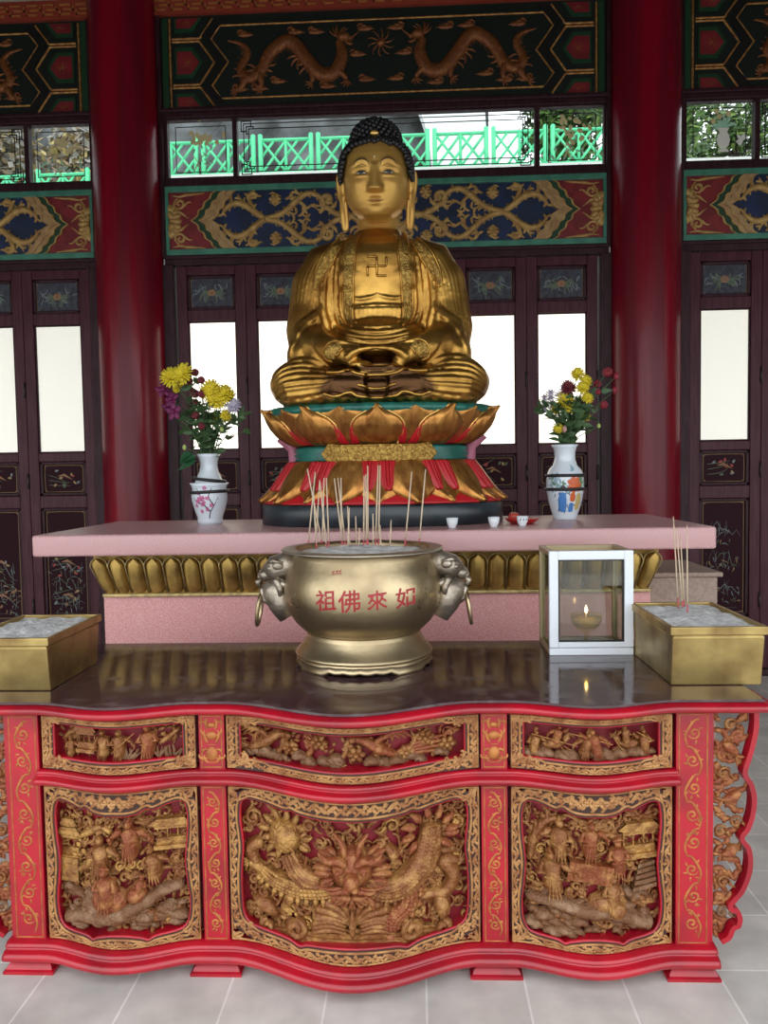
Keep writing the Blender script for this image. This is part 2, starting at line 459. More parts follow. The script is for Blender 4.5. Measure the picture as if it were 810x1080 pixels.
for s in (-1, 1):
    b_.box(*sorted((s*3.95, s*5.70)), YW, YW+.05, .05, 3.30)
    b_.box(*sorted((s*2.27, s*2.35)), YW-.04, YW+.06, .055, 3.30)
struct(bevel(b_.build('trim_3', m_maroon), .006))

# ------------------------------------------------------------------ low carved friezes
def frieze(c, label):
    root = thing('scroll_frieze', label, 'carved panel', (c, YW, 3.375), 'carved scroll friezes over the doors')
    z0, z1, zm = 3.375, 3.905, 3.64
    b = MB(F(YW-.02)); b.box(c-1.69, c+1.69, -.07, 0, z0+.02, z1-.02); b.build('blue_ground', m_blueg, root)
    b = MB(F(YW-.02)); e = .045
    b.box(c-1.73, c+1.73, -.05, .022, z0, z0+e); b.box(c-1.73, c+1.73, -.05, .022, z1-e, z1)
    b.box(c-1.73, c-1.73+e, -.05, .022, z0+e, z1-e); b.box(c+1.73-e, c+1.73, -.05, .022, z0+e, z1-e)
    bevel(b.build('border', m_teal, root), .005)
    H = .222
    prof = crom([(0, 0), (.035, .05), (.075, .062), (.095, .095), (.14, .112), (.165, .15), (.20, .165), (.222, .20)], 4)
    for s in (-1, 1):
        def X(d): return [(c+s*(1.515-p[1]-d), zm-p[0]) for p in prof[::-1]]+[(c+s*(1.515-p[1]-d), zm+p[0]) for p in prof[1:]]
        edge = [(c+s*1.69, v) for u, v in X(0)]
        b = MB(F(YW-.02)); b.band(edge, X(0), -.01, .006); b.build('red_end', m_endred, root)
        b = MB(F(YW-.02))
        for d0, d1, w, mi in ((0, .014, .02, 0), (.014, .062, .010, 1), (.062, .078, .02, 0), (.078, .108, .016, 2), (.108, .122, .024, 0), (.122, .155, .016, 2), (.155, .17, .02, 0)):
            b.m = mi; b.band(X(d0), X(d1), -.01, w)
        b.build('wavy_band', [m_scroll, m_green, m_cream], root)
        b = MB(F(YW-.02))
        for k in range(9):                                     # half flower at the end
            a = PI/2+PI*k/8 if s > 0 else -PI/2+PI*k/8
            b.dome(c+s*1.675+.05*cos(a), zm+.095*sin(a), .04, .026, .008, .02, a)
        for k in range(5):
            a = PI/2+PI*k/4 if s > 0 else -PI/2+PI*k/4
            b.dome(c+s*1.675+.02*cos(a), zm+.05*sin(a), .03, .02, .016, .022, a)
        b.build('end_flower', m_scroll, root)
        b = MB(F(YW-.02))
        for q in (-1, 1):
            f = lambda u, v: (c+s*u, zm+q*v)
            for P, R in ((spiral(1.60, .135, .048, .5, -1.4), [.006, .013, .006]), (crom([(1.66, .20), (1.60, .19), (1.55, .2), (1.47, .205), (1.40, .212)], 5), [.004, .014, .003]),
                         (crom([(1.645, .06), (1.60, .07), (1.57, .05), (1.53, .02)], 5), [.012, .010, .003]), (curl(1.57, .11, 2.2, .1, 2), [.010, .003]), (curl(1.61, .18, -.6, .08, -3), [.009, .003])):
                b.rt([f(*p) for p in P], R, .006, .9, 6)
            # the great scroll in the blue field
            for P, R in ((crom([(.93, 0), (1.0, .05), (1.09, .115), (1.17, .125), (1.235, .085), (1.27, .035)], 7), [.022, .026, .024, .018, .006]),
                         (crom([(1.0, .05), (1.03, .11), (1.055, .17), (1.03, .2), (.995, .19), (1.0, .165)], 6), [.012, .017, .010]),
                         (crom([(1.05, .095), (1.11, .15), (1.14, .2)], 5), [.014, .004]),
                         (crom([(.93, 0), (.84, .02), (.76, .06), (.68, .13), (.59, .185), (.50, .16), (.46, .09), (.50, .03)], 7), [.024, .020, .024, .02, .018, .012]),
                         (spiral(.435, .125, .072, PI, 1.5), [.015, .018, .008]),
                         (crom([(.62, .17), (.70, .2), (.73, .16), (.70, .14)], 5), [.012, .006]),
                         (crom([(.66, .13), (.61, .08), (.63, .03), (.58, -.01)], 5), [.014, .012, .004]),
                         (crom([(.60, .07), (.54, .1), (.52, .06)], 5), [.011, .005]),
                         (crom([(.46, .09), (.36, .02), (.26, .0), (.17, .06), (.10, .14), (.02, .17)], 7), [.018, .024, .02, .02, .012]),
                         (spiral(.20, .13, .062, 0, -1.4), [.013, .015, .007]),
                         (crom([(.26, 0), (.16, -.06), (.06, -.08), (.0, -.05)], 5), [.014, .018, .006]),
                         (crom([(1.17, .125), (1.2, .17), (1.25, .19)], 4), [.010, .003]), (crom([(1.22, .1), (1.27, .12), (1.31, .1)], 4), [.009, .003]),
                         (crom([(.84, .02), (.80, -.03), (.74, -.05)], 4), [.011, .003]), (crom([(.76, .06), (.70, .03), (.67, .055)], 4), [.011, .004])):
                b.rt([f(*p) for p in P], [x*1.08 for x in R], .002, .9, 6)
                for i in range(3, len(P)-2, 3):
                    (u, v), (u2, v2) = P[i], P[i+1]; th = math.atan2(v2-v, u2-u); w_ = (1 if (i//3) % 2 else -1)
                    b.rt([f(*p) for p in curl(u, v, th+w_*.55, .060, w_*1.9, 7)], [.011, .010, .002], .004, .9, 5)
            for (cu, cv) in ((.845, .15), (.33, .17), (.10, .02)):
                for k in range(6):
                    a = k*PI/3; u, v = f(cu+.026*cos(a), cv+.024*sin(a)); u0, v0 = f(cu, cv); b.dome(u, v, .024, .017, .004, .017, math.atan2(v-v0, u-u0))
                u, v = f(cu, cv); b.dome(u, v, .016, None, .012, .016)
                b.rt([f(cu+.05, cv+.04), f(cu+.02, cv+.05), f(cu-.05, cv+.02)], [.003, .011, .003], .003, .9)
                b.rt([f(cu+.05, cv-.02), f(cu, cv-.045), f(cu-.05, cv-.02)], [.003, .011, .003], .003, .9)
        b.build('gold_scroll', m_scroll, root)
frieze(0, 'blue carved scroll frieze between the two red columns behind the statue head')
frieze(-4, 'blue and red carved scroll frieze left of the left red column')
frieze(4, 'blue and red carved scroll frieze right of the right red column')

# ------------------------------------------------------------------ dragon panels
def dragon_panel(c, label, dragons=True):
    root = thing('dragon_panel', label, 'carved panel', (c, YW, 4.505), 'dark dragon panels under the roof beam')
    z0, z1, zm = 4.505, 5.20, 4.845
    b = MB(F(YW-.02)); b.box(c-1.73, c+1.73, -.07, 0, z0, z1); b.build('dark_ground', m_night, root)
    g = MB(F(YW-.02))
    for s in (-1, 1):
        f = lambda u, v: (c+s*u, zm+v)
        L = lambda P, w=.009: g.rt([f(*p) for p in P], w, 0, 1.0, 5, False)
        b = MB(F(YW-.02)); b.plate([f(*p) for p in [(1.70, -.34), (1.70, .34), (1.655, .34), (1.655, -.34)]], -.004, .006); b.build('green_strip', m_green, root)
        L([(1.64, -.335), (1.64, .335)])
        L([(1.62, .185), (1.405, .185)]); L([(1.62, .163), (1.41, .163)]); L([(1.62, -.185), (1.405, -.185)]); L([(1.62, -.163), (1.41, -.163)])
        L([(1.405, .185), (1.30, .33)]); L([(1.41, .163), (1.295, 0), (1.41, -.163)]); L([(1.405, -.185), (1.30, -.33)])
        A = [f(*p) for p in [(1.285, .335), (1.39, .20), (1.27, 0), (1.39, -.20), (1.285, -.335)]]; B = [f(*p) for p in [(1.19, .335), (1.325, .18), (1.20, 0), (1.325, -.18), (1.19, -.335)]]
        b = MB(F(YW-.02)); b.band(A, B, -.003, .008); b.build('zigzag_band', m_black, root)
        for v0 in (.345, 0, -.345):
            cl = lambda P, q: [f(u, min(max(v+v0, -q), q)) for u, v in P]
            b = MB(F(YW-.02))
            b.m = 0; b.plate(cl([(1.60, .115), (1.46, .115), (1.385, 0), (1.46, -.115), (1.60, -.115)], .335), -.002, .008)
            b.m = 1; b.plate(cl([(1.585, .085), (1.475, .085), (1.41, 0), (1.475, -.085), (1.585, -.085)], .333), .0, .011)
            b.m = 2; w0 = 0 if v0 == 0 else (.31 if v0 > 0 else -.31); d_ = 0 if v0 == 0 else (-1 if v0 > 0 else 1)
            for a in (-1.1, -.6, 0, .6, 1.1):
                if d_ == 0:
                    for q in (-1, 1): b.rt([f(1.50, 0), f(1.50+q*.05*cos(a), .06*sin(a))], [.008, .003], .011, .6)
                else: b.rt([f(1.50, w0), f(1.50+.05*sin(a), w0+d_*.045*cos(a))], [.008, .003], .011, .6)
            b.build('red_hexagon', [m_green, m_endred, m_dragon], root)
    ends = [(1.245, .275), (1.315, .175), (1.185, 0), (1.315, -.175), (1.245, -.275)]
    loop = [(c+u, zm+v) for u, v in ends]+[(c-u, zm+v) for u, v in ends[::-1]]
    g.rt(loop+[loop[0]], .008, 0, 1, 5, False)
    g.build('gold_line', m_gold_line, root)
    for s in (-1, 1):
        b = MB(F(YW-.018)); r = random.Random(5)
        f = lambda u, v: (c+s*u, zm+v)
        body = crom([(.33, .13), (.30, .02), (.36, -.11), (.47, -.115), (.58, .0), (.66, .11), (.74, .135), (.86, .05), (.93, -.07), (1.02, -.13), (1.09, -.06), (1.03, .06), (1.08, .13), (1.19, .16)], 8)
        b.rt([f(*p) for p in body], [.024, .050, .054, .056, .056, .054, .052, .047, .042, .036, .028, .018, .006], 0, .7, 7)
        for i in range(4, len(body)-6, 2):                            # dorsal spines
            (u, v), (u2, v2) = body[i], body[i+1]; l = math.hypot(u2-u, v2-v) or 1
            nx, nz = -(v2-v)/l, (u2-u)/l; R = lerpl([.038, .056, .056, .042, .012], i/len(body))
            b.rt([f(u-nx*R*.8, v-nz*R*.8), f(u-nx*(R+.022), v-nz*(R+.022))], [.010, .002], .006, .8, 4)
        # head, jaws, horns, mane
        b.dome(*f(.285, .145), .055, .038, .01, .04); b.rt([f(.28, .15), f(.23, .135), f(.205, .15)], [.03, .02, .012], .01, .9); b.rt([f(.28, .12), f(.235, .095), f(.21, .10)], [.018, .012, .006], .008, .9)
        for a in (2.2, 2.7, 3.1, 1.7, 1.3, 2.45): b.rt([f(*p) for p in curl(.32, .15, PI-a+.3, .12, r.uniform(-1, 2), 8)], [.010, .002], .008, .9, 4)
        b.rt([f(*p) for p in curl(.22, .15, PI-.4, .13, -2, 10)], [.006, .002], .01, .9, 4)
        for (u, v, a) in ((.36, -.08, -2.6), (.55, -.05, -1.9), (.62, .02, -2.6), (.95, -.08, -1.9), (.92, -.02, 2.0), (1.05, -.12, -1.2)):
            k = curl(u, v, a, .16, .9, 8); b.rt([f(*p) for p in k], [.034, .024, .016], .006, .9)
            for da in (-.9, -.3, .3, .9): b.rt([f(*p) for p in curl(k[-1][0], k[-1][1], a+.9+da, .07, 1.4, 5)], [.011, .002], .006, .9, 4)
            for da in (1.6, 2.2, 2.8): b.rt([f(*p) for p in curl(u, v, a+da, .14, -1.6, 7)], [.012, .010, .002], .004, .9, 4)
        for (u, v) in ((1.05, .2), (.66, .205), (.50, .2), (.115, -.17), (.42, -.21), (.95, -.21), (.18, .02), (.12, .21), (.80, -.16), (1.10, -.21)):
            b.dome(*f(u, v), .062, .022, 0, .014); b.rt([f(*p) for p in spiral(u+.03, v+.01, .03, 0, 1.2)], [.006, .010, .006], .004, .9, 5)
            b.dome(*f(u+.01, v+.014), .03, .015, 0, .016); b.rt([f(*p) for p in curl(u-.04, v, PI, .05, 1.5, 6)], [.008, .002], 0, .8, 4)
        b.build('dragon_relief', m_dragon, root)
    b = MB(F(YW-.018)); b.dome(c, zm+.1, .035, None, 0, .03)
    for k in range(10):
        a = k*PI/5; b.rt([(c+p[0], zm+p[1]) for p in curl(.03*cos(a), .1+.03*sin(a), a, .11, 2.2, 7)], [.010, .002], 0, .8, 4)
    b.build('flaming_pearl', m_dragon, root)
dragon_panel(0, 'dark panel with two facing dragons, top of the wall above the statue')
dragon_panel(-4, 'dark dragon panel at the top of the wall left of the left column')
dragon_panel(4, 'dark dragon panel at the top of the wall right of the right column')

# ------------------------------------------------------------------ clerestory windows
win_n = 0
def lines(b, x0, x1, z0, z1, e, t=.004):
    b.box(x0+e, x1-e, 0, .004, z0+e, z0+e+t); b.box(x0+e, x1-e, 0, .004, z1-e-t, z1-e)
    b.box(x0+e, x0+e+t, 0, .004, z0+e, z1-e); b.box(x1-e-t, x1-e, 0, .004, z0+e, z1-e)
def clerestory(c, seed):
    global win_n; win_n += 1; r = random.Random(seed)
    Z0, Z1 = 3.968, 4.432; t = YW+.01
    b = MB()
    for X in (-1.70, -1.152, 1.19, 1.715): b.box(c+X-.018, c+X+.018, t-.03, t+.03, Z0, Z1)
    b.box(c-1.71, c+1.71, t-.025, t+.03, Z0, Z0+.012); b.box(c-1.71, c+1.71, t-.025, t+.03, Z1-.012, Z1)
    w = struct(b.build('window_%d' % win_n, m_jamb, origin=(c, t, Z0)))
    for x0, x1 in ((-1.682, -1.17), (-1.134, 1.172), (1.208, 1.697)):
        b = MB(); b.box(c+x0, c+x1, t, t+.006, Z0+.012, Z1-.012); b.build('glass_pane', m_clear, w)
        b = MB(F(t-.001))
        if x1-x0 < 1: lines(b, c+x0, c+x1, Z0, Z1, .055, .006)
        else:
            lines(b, c+x0, c+x1, Z0, Z1, .045, .007); lines(b, c+x0, c+x1, Z0, Z1, .085, .007)
            for sx in (0, 1):
                for sz in (0, 1):
                    q = lambda a, d: ((c+x0+a) if not sx else (c+x1-a), (Z0+d) if not sz else (Z1-d))
                    for (a0, d0, a1, d1) in ((.025, .025, .11, .033), (.025, .025, .033, .11), (.102, .025, .11, .075), (.025, .102, .075, .11), (.067, .067, .13, .075), (.067, .067, .075, .13), (.122, .067, .13, .085), (.067, .122, .085, .13)):
                        (ua, va), (ub, vb) = q(a0, d0), q(a1, d1); b.box(min(ua, ub), max(ua, ub), 0, .004, min(va, vb), max(va, vb))
        b.build('line_pattern', m_blackline, w)
        if x1-x0 < 1:
            b = MB(F(t-.001)); mx = c+(x0+x1)/2; zz = Z0+.2
            if (c, x0) == (4, -1.682):                       # a vase of flowers, a butterfly
                b.m = 0; b.dome(mx+.03, Z0+.17, .05, .07, 0, .002); b.plate([(mx+.0, Z0+.10), (mx+.06, Z0+.10), (mx+.075, Z0+.08), (mx-.015, Z0+.08)], 0, .002); b.plate([(mx+.005, Z0+.22), (mx+.055, Z0+.22), (mx+.075, Z0+.26), (mx-.015, Z0+.26)], 0, .002)
                b.m = 2
                for k in range(12): b.rt(curl(mx+.03, Z0+.26, r.uniform(.2, 2.9), r.uniform(.06, .14), r.uniform(-2, 2), 6), [.004, .012, .002], 0, .1)
                b.m = 1
                for k in range(4): b.dome(mx+r.uniform(-.05, .12), Z0+r.uniform(.3, .39), .02, None, 0, .002)
                b.m = 0
                for a in (.5, 1.2, 2.4, 3.6, 4.4): b.dome(mx+.17+.02*cos(a), Z0+.17+.02*sin(a), .028, .013, 0, .002, a)
            else:
                b.m = 1
                for k in range(22): b.dome(mx+r.gauss(.02, .06), zz+r.gauss(.10, .05), r.uniform(.014, .030), r.uniform(.010, .020), 0, .002, r.uniform(0, 3))
                b.rt(curl(mx-.06, Z0+.06, 1.2, .22, -1, 8), [.005, .002], 0, .1); b.rt(curl(mx+.0, Z0+.05, 1.8, .2, 1, 8), [.005, .002], 0, .1)
                b.m = 2
                for k in range(12): b.rt(curl(mx+r.gauss(0, .08), zz+r.gauss(-.05, .05), r.uniform(0, 6), .06, 2, 5), [.003, .009, .002], 0, .1)
            b.build('flower_decal', [m_decalw, m_decal, m_decalg], w)
for c in (0, -4, 4): clerestory(c, 11+int(c))

# ------------------------------------------------------------------ the hillside terrace outside
m_rail = mat('mint_green_paint', (0.10, 0.62, 0.30), 0.5)
m_rock = mat('grey_rock', (0.17, 0.18, 0.185), 0.9, col2=(0.025, 0.027, 0.025), scale=1.6, lo=.36, hi=.66, bump=.6, bscale=3, detail=8)
m_white = mat('white_render', (0.85, 0.86, 0.88), 0.7)
m_leaf = [mat('tree_leaf_dark', (0.035, 0.085, 0.018), 0.6), mat('tree_leaf_mid', (0.08, 0.17, 0.035), 0.6), mat('tree_leaf_light', (0.17, 0.27, 0.06), 0.6)]
m_dry = [mat('dry_leaf_brown', (0.30, 0.22, 0.14), 0.7), mat('dry_leaf_grey', (0.36, 0.34, 0.30), 0.7), mat('dry_leaf_gold', (0.42, 0.33, 0.12), 0.7)]
m_bark = mat('bark', (0.12, 0.09, 0.07), 0.9)
m_conc = mat('terrace_concrete', (.6, .6, .57), .9)
b_ = MB(); b_.box(-4.9, 22, 13.6, 26, -.12, 6.90); b_.box(-22, -4.9, 13.6, 26, -.12, 6.42); struct(b_.build('terrace', m_conc))
YR = 14.0
def railing(x0, n, zb, label):
    root = thing('garden_railing', label, 'railing', (x0, YR, zb))
    W = 1.04
    for i in range(n):
        X = x0+i*W
        for dx in (-.065, .065):
            b = MB(); b.tube([(X+dx, YR, zb), (X+dx, YR, zb+.80)], .042, 10); b.ell((X+dx, YR, zb+.80), (.042, .042, .025), 10, 6); b.build('post', m_rail, root)
        if i == n-1: break
        b = MB(); A, B = X+.09, X+W-.09
        T = lambda p, q, r=.024: b.tube([(p[0], YR, zb+p[1]), (q[0], YR, zb+q[1])], r, 8)
        T((A, .715), (B, .715), .032); T((A, .14), (B, .14), .032)
        M_ = (A+B)/2; T((M_, .14), (M_, .71), .028)
        for (p, q) in ((A, M_), (M_, B)):
            T((p, .70), (q, .15)); T((p, .15), ((p+q)/2, .42)); T((q, .70), ((p+q)/2, .42)); T((p, .42), ((p+q)/2, .70)); T((q, .42), ((p+q)/2, .15))
        b.build('lattice_panel', m_rail, root)
railing(-4.62, 10, 6.90, 'mint green lattice railing on the terrace seen through the glass behind the statue')
railing(-8.7, 4, 6.42, 'mint green lattice railing seen low in the small windows left of the left column')
b_ = MB(); rows = []
for i in range(23):
    row = []
    for j in range(60):
        x = -20+22.0*j/59; z = 7.0+.42*i; n_ = noise.noise(Vector((x*.5, z*.7, 1)))*.9+noise.noise(Vector((x*1.7, z*2, 4)))*.35
        row.append((x, 18.2+n_-.05*i, z))
    rows.append(row)
b_.grid(rows); struct(b_.build('hill', m_rock))
# white sloping wall behind the statue head
b_ = MB(lambda u, v, w: (u, 16.9-w, v)); P = [(.9, 6.9), (2.55, 6.9), (2.1, 7.7), (1.86, 8.5), (1.7, 11.2), (-.2, 11.2), (.55, 9.0)]
b_.plate(P, -.4, 0.0)
tag(b_.build('sloping_wall', m_white), 'white sloping wall on the hill seen through the glass right of the statue head', 'wall', kind='thing')
b_ = MB(); b_.box(6.0, 8.2, 14.9, 15.8, 6.9, 7.25, lambda x, y, z: (x, y, z+(.28*(x-6.0)/2 if z > 7 else 0)))
tag(bevel(b_.build('low_shelter', m_white), .03), 'white roofed shelter seen low in the glass pane that bears a vase decal', 'building')
def tree(x, y, z, h, R, mats, n, label, seed):
    r = random.Random(seed); root = thing('leafy_tree', label, 'tree', (x, y, z), 'trees on the hillside outside')
    b = MB(); b.tube([(x, y, z), (x+.05, y, z+h*.4), (x-.05, y, z+h*.75)], [.11, .07, .03], 8)
    for k in range(6):
        a = k*1.05; b.tube([(x, y, z+h*.35+.05*k), (x+R*.4*cos(a), y+R*.4*sin(a), z+h*.6+.08*k)], [.04, .012], 6)
    b.build('trunk', m_bark, root)
    b = MB(); cl = [(Vector((r.uniform(-.8, .8), r.uniform(-.8, .8), r.uniform(-.85, .8)))) for _ in range(34)]
    i = 0
    while i < n:
        p = Vector((r.gauss(0, .17), r.gauss(0, .17), r.gauss(0, .15)))+r.choice(cl)
        if max(abs(p.x), abs(p.y), abs(p.z)) > .97: continue
        i += 1
        P = Vector((x+p.x*R, y+p.y*R, z+h*.55+p.z*h*.45)); s = r.uniform(.07, .13)
        d1 = Vector((r.gauss(0, 1), r.gauss(0, 1), r.gauss(0, .6))).normalized(); d2 = d1.orthogonal().normalized()
        b.m = min(2, max(0, int(r.gauss(1.0, .8)+.5)))
        n_ = b.add([tuple(P-d1*s), tuple(P-d2*s*.5), tuple(P+d1*s), tuple(P+d2*s*.5)]); b.face((n_, n_+1, n_+2, n_+3), False)
    o = b.build('foliage', mats, root); o['kind'] = 'stuff'
tree(3.3, 15.6, 6.9, 2.9, .9, m_leaf, 3800, 'dark green leafy tree behind the railing at the right end of the long window', 1)
tree(5.2, 15.6, 6.9, 2.9, .9, m_leaf, 3800, 'dark leafy tree beyond the small pane left of the right column', 2)
tree(7.1, 17.0, 6.9, 2.9, .95, m_leaf, 3800, 'bright green tree behind the vase decal right of the right column', 3)
tree(9.05, 16.6, 6.9, 2.9, .95, m_leaf, 3800, 'bright green tree at the far right edge behind the fret-lined pane', 4)
tree(-6.1, 15.4, 6.42, 2.6, .85, m_dry, 2600, 'dry brownish tree seen through the small pane left of the left column', 5)
tree(-8.0, 15.4, 6.42, 2.6, .9, m_dry, 2600, 'dry brown tree at the far left edge behind the fret-lined pane', 6)

# ------------------------------------------------------------------ daylight
W = bpy.data.worlds.new('overcast_sky'); SC.world = W; W.use_nodes = True
bg = W.node_tree.nodes['Background']; bg.inputs['Color'].default_value = (0.93, 0.97, 1.0, 1); bg.inputs['Strength'].default_value = 1.0
vs = SC.view_settings; vs.view_transform = 'Standard'; vs.look = 'None'; vs.gamma = 1.0; vs.use_curve_mapping = False
vs.exposure = 1.45
# ------------------------------------------------------------------ the carved red altar table
Y0 = 2.45
m_stone = mat('dark_polished_top', (0.062, 0.028, 0.033), 0.09, col2=(0.115, 0.085, 0.088), scale=16, lo=.5, hi=.72, detail=9, r2=.24, spec=.6)
def bul(u):
    a = abs(u)
    if a < .415: return .135*(.5+.5*cos(PI*a/.415))
    if .505 < a < 1.035: return .062*(.5-.5*cos(2*PI*(a-.505)/.53))
    return 0.0
TB = lambda u, v, w: (u, Y0-bul(u)-w, v)
TD = lambda u, v, w: (u, Y0+.046-.76*bul(u)-w*1.35, v)          # the deeper, flatter back of the niches
table = thing('altar_table', 'red altar table with carved gilt panels on the tiled floor', 'table', (0, Y0+.4, 0))
def rail(name, x0, x1, prof, parent, m):
    """moulding swept along the serpentine front; profile (out, z)"""
    b = MB(); n = 150; rows = []
    for i in range(n+1):
        u = x0+(x1-x0)*i/n; d = .004
        sl = (bul(u+d)-bul(u-d))/(2*d); l = math.hypot(1, sl); nx, ny = -(-sl)/l*-1, -1/l
        rows.append([(u+nx*o, Y0-bul(u)+ny*o, z) for o, z in prof])
    b.grid(rows, False, True, True)
    return b.build(name, m, parent)
def halfround(z0, z1, o0, o1, n=8):
    zc, h = (z0+z1)/2, (z1-z0)/2
    return [(o0+(o1-o0)*cos(-PI/2+PI*i/n), zc+h*sin(-PI/2+PI*i/n)) for i in range(n+1)]
rail('top_rail', -1.318, 1.318, [(-.10, .868)]+[(.012, .868), (.02, .872)]+halfround(.874, .912, .018, .058)+[(-.10, .912)], table, m_red)
rail('middle_rail', -1.045, 1.045, [(-.06, .632), (.012, .632), (.018, .638)]+halfround(.640, .668, .016, .040)+[(.016, .672), (.02, .678), (.012, .684), (-.06, .684)], table, m_red)
rail('bottom_rail', -1.165, 1.165, [(-.06, .042), (.03, .042)]+halfround(.046, .086, .024, .056)+[(.030, .090), (.034, .096), (.022, .102), (.016, .106), (-.06, .106)], table, m_red)
b_ = MB()
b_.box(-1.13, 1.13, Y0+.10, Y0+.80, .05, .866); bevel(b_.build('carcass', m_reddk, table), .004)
b_ = MB(); pts = [(-1.300, Y0+.82), (1.300, Y0+.82)]+[(1.300-2.6*i/120, Y0-.038-bul(1.300-2.6*i/120)) for i in range(121)]
k = b_.add([(x, y, .912) for x, y in pts]); q = b_.add([(x, y, .920) for x, y in pts]); n_ = len(pts); b_.smooth = False
for i in range(n_): j = (i+1) % n_; b_.face((k+j, k+i, q+i, q+j))
b_.face([q+i for i in range(n_)][::-1] if False else [q+i for i in range(n_)]); b_.face([k+i for i in range(n_)][::-1])
b_.build('stone_top', m_stone, table)
ZT = .920
for X in (-1.09, -.46, .46, 1.09):
    b_ = MB(); pr = [(.085, 0), (.085, .010), (.078, .014), (.074, .024), (.066, .034), (.062, .045)]
    for dy in (0, .64):
        rows = []
        for r_, z in pr: rows.append([(X-r_, Y0-.012-(r_-.062)+dy, z), (X+r_, Y0-.012-(r_-.062)+dy, z), (X+r_, Y0+.12+dy, z), (X-r_, Y0+.12+dy, z)])
        b_.smooth = False; 
        if dy == 0: b_.grid(rows, True, True, True)
    b_.build('foot', m_red, table)
# ---- pilasters
m_vine = mat('orange_gold_vine', (0.46, 0.175, 0.042), 0.45, .3, col2=(0.33, 0.10, 0.025), scale=30)
def vine(b, cx, z0, z1, hw, seed):
    r = random.Random(seed); n = max(2, round((z1-z0)/(hw*2.6))); st = (z1-z0)/n
    for i in range(n):
        zc = z0+st*(i+.5); s = 1 if i % 2 else -1
        b.rt(crom([(cx-s*hw*.5, zc-st*.55), (cx-s*hw*.75, zc-st*.1), (cx, zc+st*.42), (cx+s*hw*.55, zc+st*.5)], 5), [.0025, .0048, .003], 0, .7)
        b.rt(spiral(cx+s*hw*.08, zc, hw*.62, PI/2+s*1.9, s*1.35), [.0025, .0045, .004], 0, .7)
        for k in range(5):
            a = r.uniform(0, 6.28); b.rt(curl(cx+hw*.55*cos(a), zc+hw*.8*sin(a), a+r.uniform(-.6, .6), hw*.55, r.uniform(-3, 3), 6), [.0048, .0014], 0, .7, 4)
def pilaster(X, hw, inner):
    b = MB(); b.box(X-hw, X+hw, Y0-.004, Y0+.12, .102, .872); p = bevel(b.build('pilaster', m_red, table), .004)
    segs = ((.692, .862), (.112, .624)) if inner else ((.112, .862),)
    for z0, z1 in segs:
        b = MB(TB); e = .010
        g = [(X-hw+e, z0), (X+hw-e, z0), (X+hw-e, z1), (X-hw+e, z1), (X-hw+e, z0)]
        for a_, c_ in zip(g, g[1:]): b.rt([a_, c_], .0022, .004, 1, 4, False)
        b.xf = lambda u, v, w: TB(u, v, w+.004)
        if inner and z0 > .6:                                     # vase of flowers with scrolls
            b.dome(X, z0+.045, .020, .024, 0, .008); b.rt([(X-.014, z0+.016), (X+.014, z0+.016)], .006, 0, .8); b.rt([(X-.012, z0+.075), (X+.012, z0+.075)], .005, 0, .8)
            b.dome(X, z0+.105, .020, .015, 0, .008); b.dome(X, z0+.14, .014, .010, 0, .007)
            for s in (-1, 1):
                for (v, a, L, bd) in ((.08, .9, .06, 2), (.10, .4, .05, 2.4), (.125, 1.1, .05, 2), (.03, -.3, .05, 3), (.06, .1, .035, -3), (.15, .3, .04, -2), (.015, .5, .04, 3)):
                    b.rt([(X+s*(p_[0]), z0+v+p_[1]) for p_ in curl(.012, 0, a, L, bd, 8)], [.0045, .0055, .0018], 0, .8, 4)
        else: vine(b, X, z0+.02, z1-.015, hw*.62, int(X*10)+3)
        b.build('gold_vine', m_vine, p)
for X, hw, inn in ((-1.093, .054, False), (-.460, .043, True), (.460, .043, True), (1.093, .054, False)): pilaster(X, hw, inn)

# ---- carved figures, all in face coordinates (across, up, out)
def person(b, u, v, h, r, w=.0, lean=0.0, arm=(1, 1), robe=True, hat=0):
    """small carved figure in a robe, feet at (u, v)"""
    T = lambda x, y: (u+x*h+lean*y*h, v+y*h)
    b.rt([T(0, 0), T(.0, .25), T(.01, .5), T(0, .72), T(0, .80)], [.16*h, .19*h, .165*h, .20*h, .09*h], w, 1.0, 8)
    if robe:
        for k in (-.10, -.04, .03, .09): b.rt([T(k*1.3, .01), T(k*.9, .25), T(k*.6, .46)], [.018*h, .022*h, .01*h], w+.17*h, .8, 4)
        b.rt([T(-.17, .47), T(0, .44), T(.17, .47)], .028*h, w+.13*h, .8, 5)
    b.dome(*T(0, .895), .088*h, .105*h, w+.06*h, .11*h, 0, 10, 4)
    b.dome(*T(0, .885), .020*h, .030*h, w+.16*h, .02*h, 0, 6, 2)
    if hat == 0: b.dome(*T(0, .985), .06*h, .05*h, w+.05*h, .08*h); b.dome(*T(0, 1.03), .03*h, .035*h, w+.06*h, .05*h)
    elif hat == 1: b.rt([T(-.12, .95), T(0, .99), T(.12, .95)], [.02*h, .06*h, .02*h], w+.06*h, 1.2, 6)
    else: b.rt([T(-.09, .93), T(-.03, 1.06), T(.06, 1.05)], [.04*h, .07*h, .03*h], w+.05*h, 1.1, 6)
    for s, a in zip((-1, 1), arm):
        e = T(s*.24, .55 if a < 2 else .70); hnd = {0: T(s*.20, .36), 1: T(s*.02, .50), 2: T(s*.36, .86), 3: T(s*.42, .56)}[a]
        b.rt([T(s*.15, .74), e, hnd], [.085*h, .085*h, .065*h], w+.06*h, 1.1, 6)
        b.dome(*hnd, .045*h, None, w+.10*h, .05*h, 0, 8, 3)
        b.rt([e, (hnd[0], hnd[1]-.05*h), (hnd[0]+s*.03*h, hnd[1]-.20*h)], [.05*h, .06*h, .02*h], w+.03*h, 1, 5)
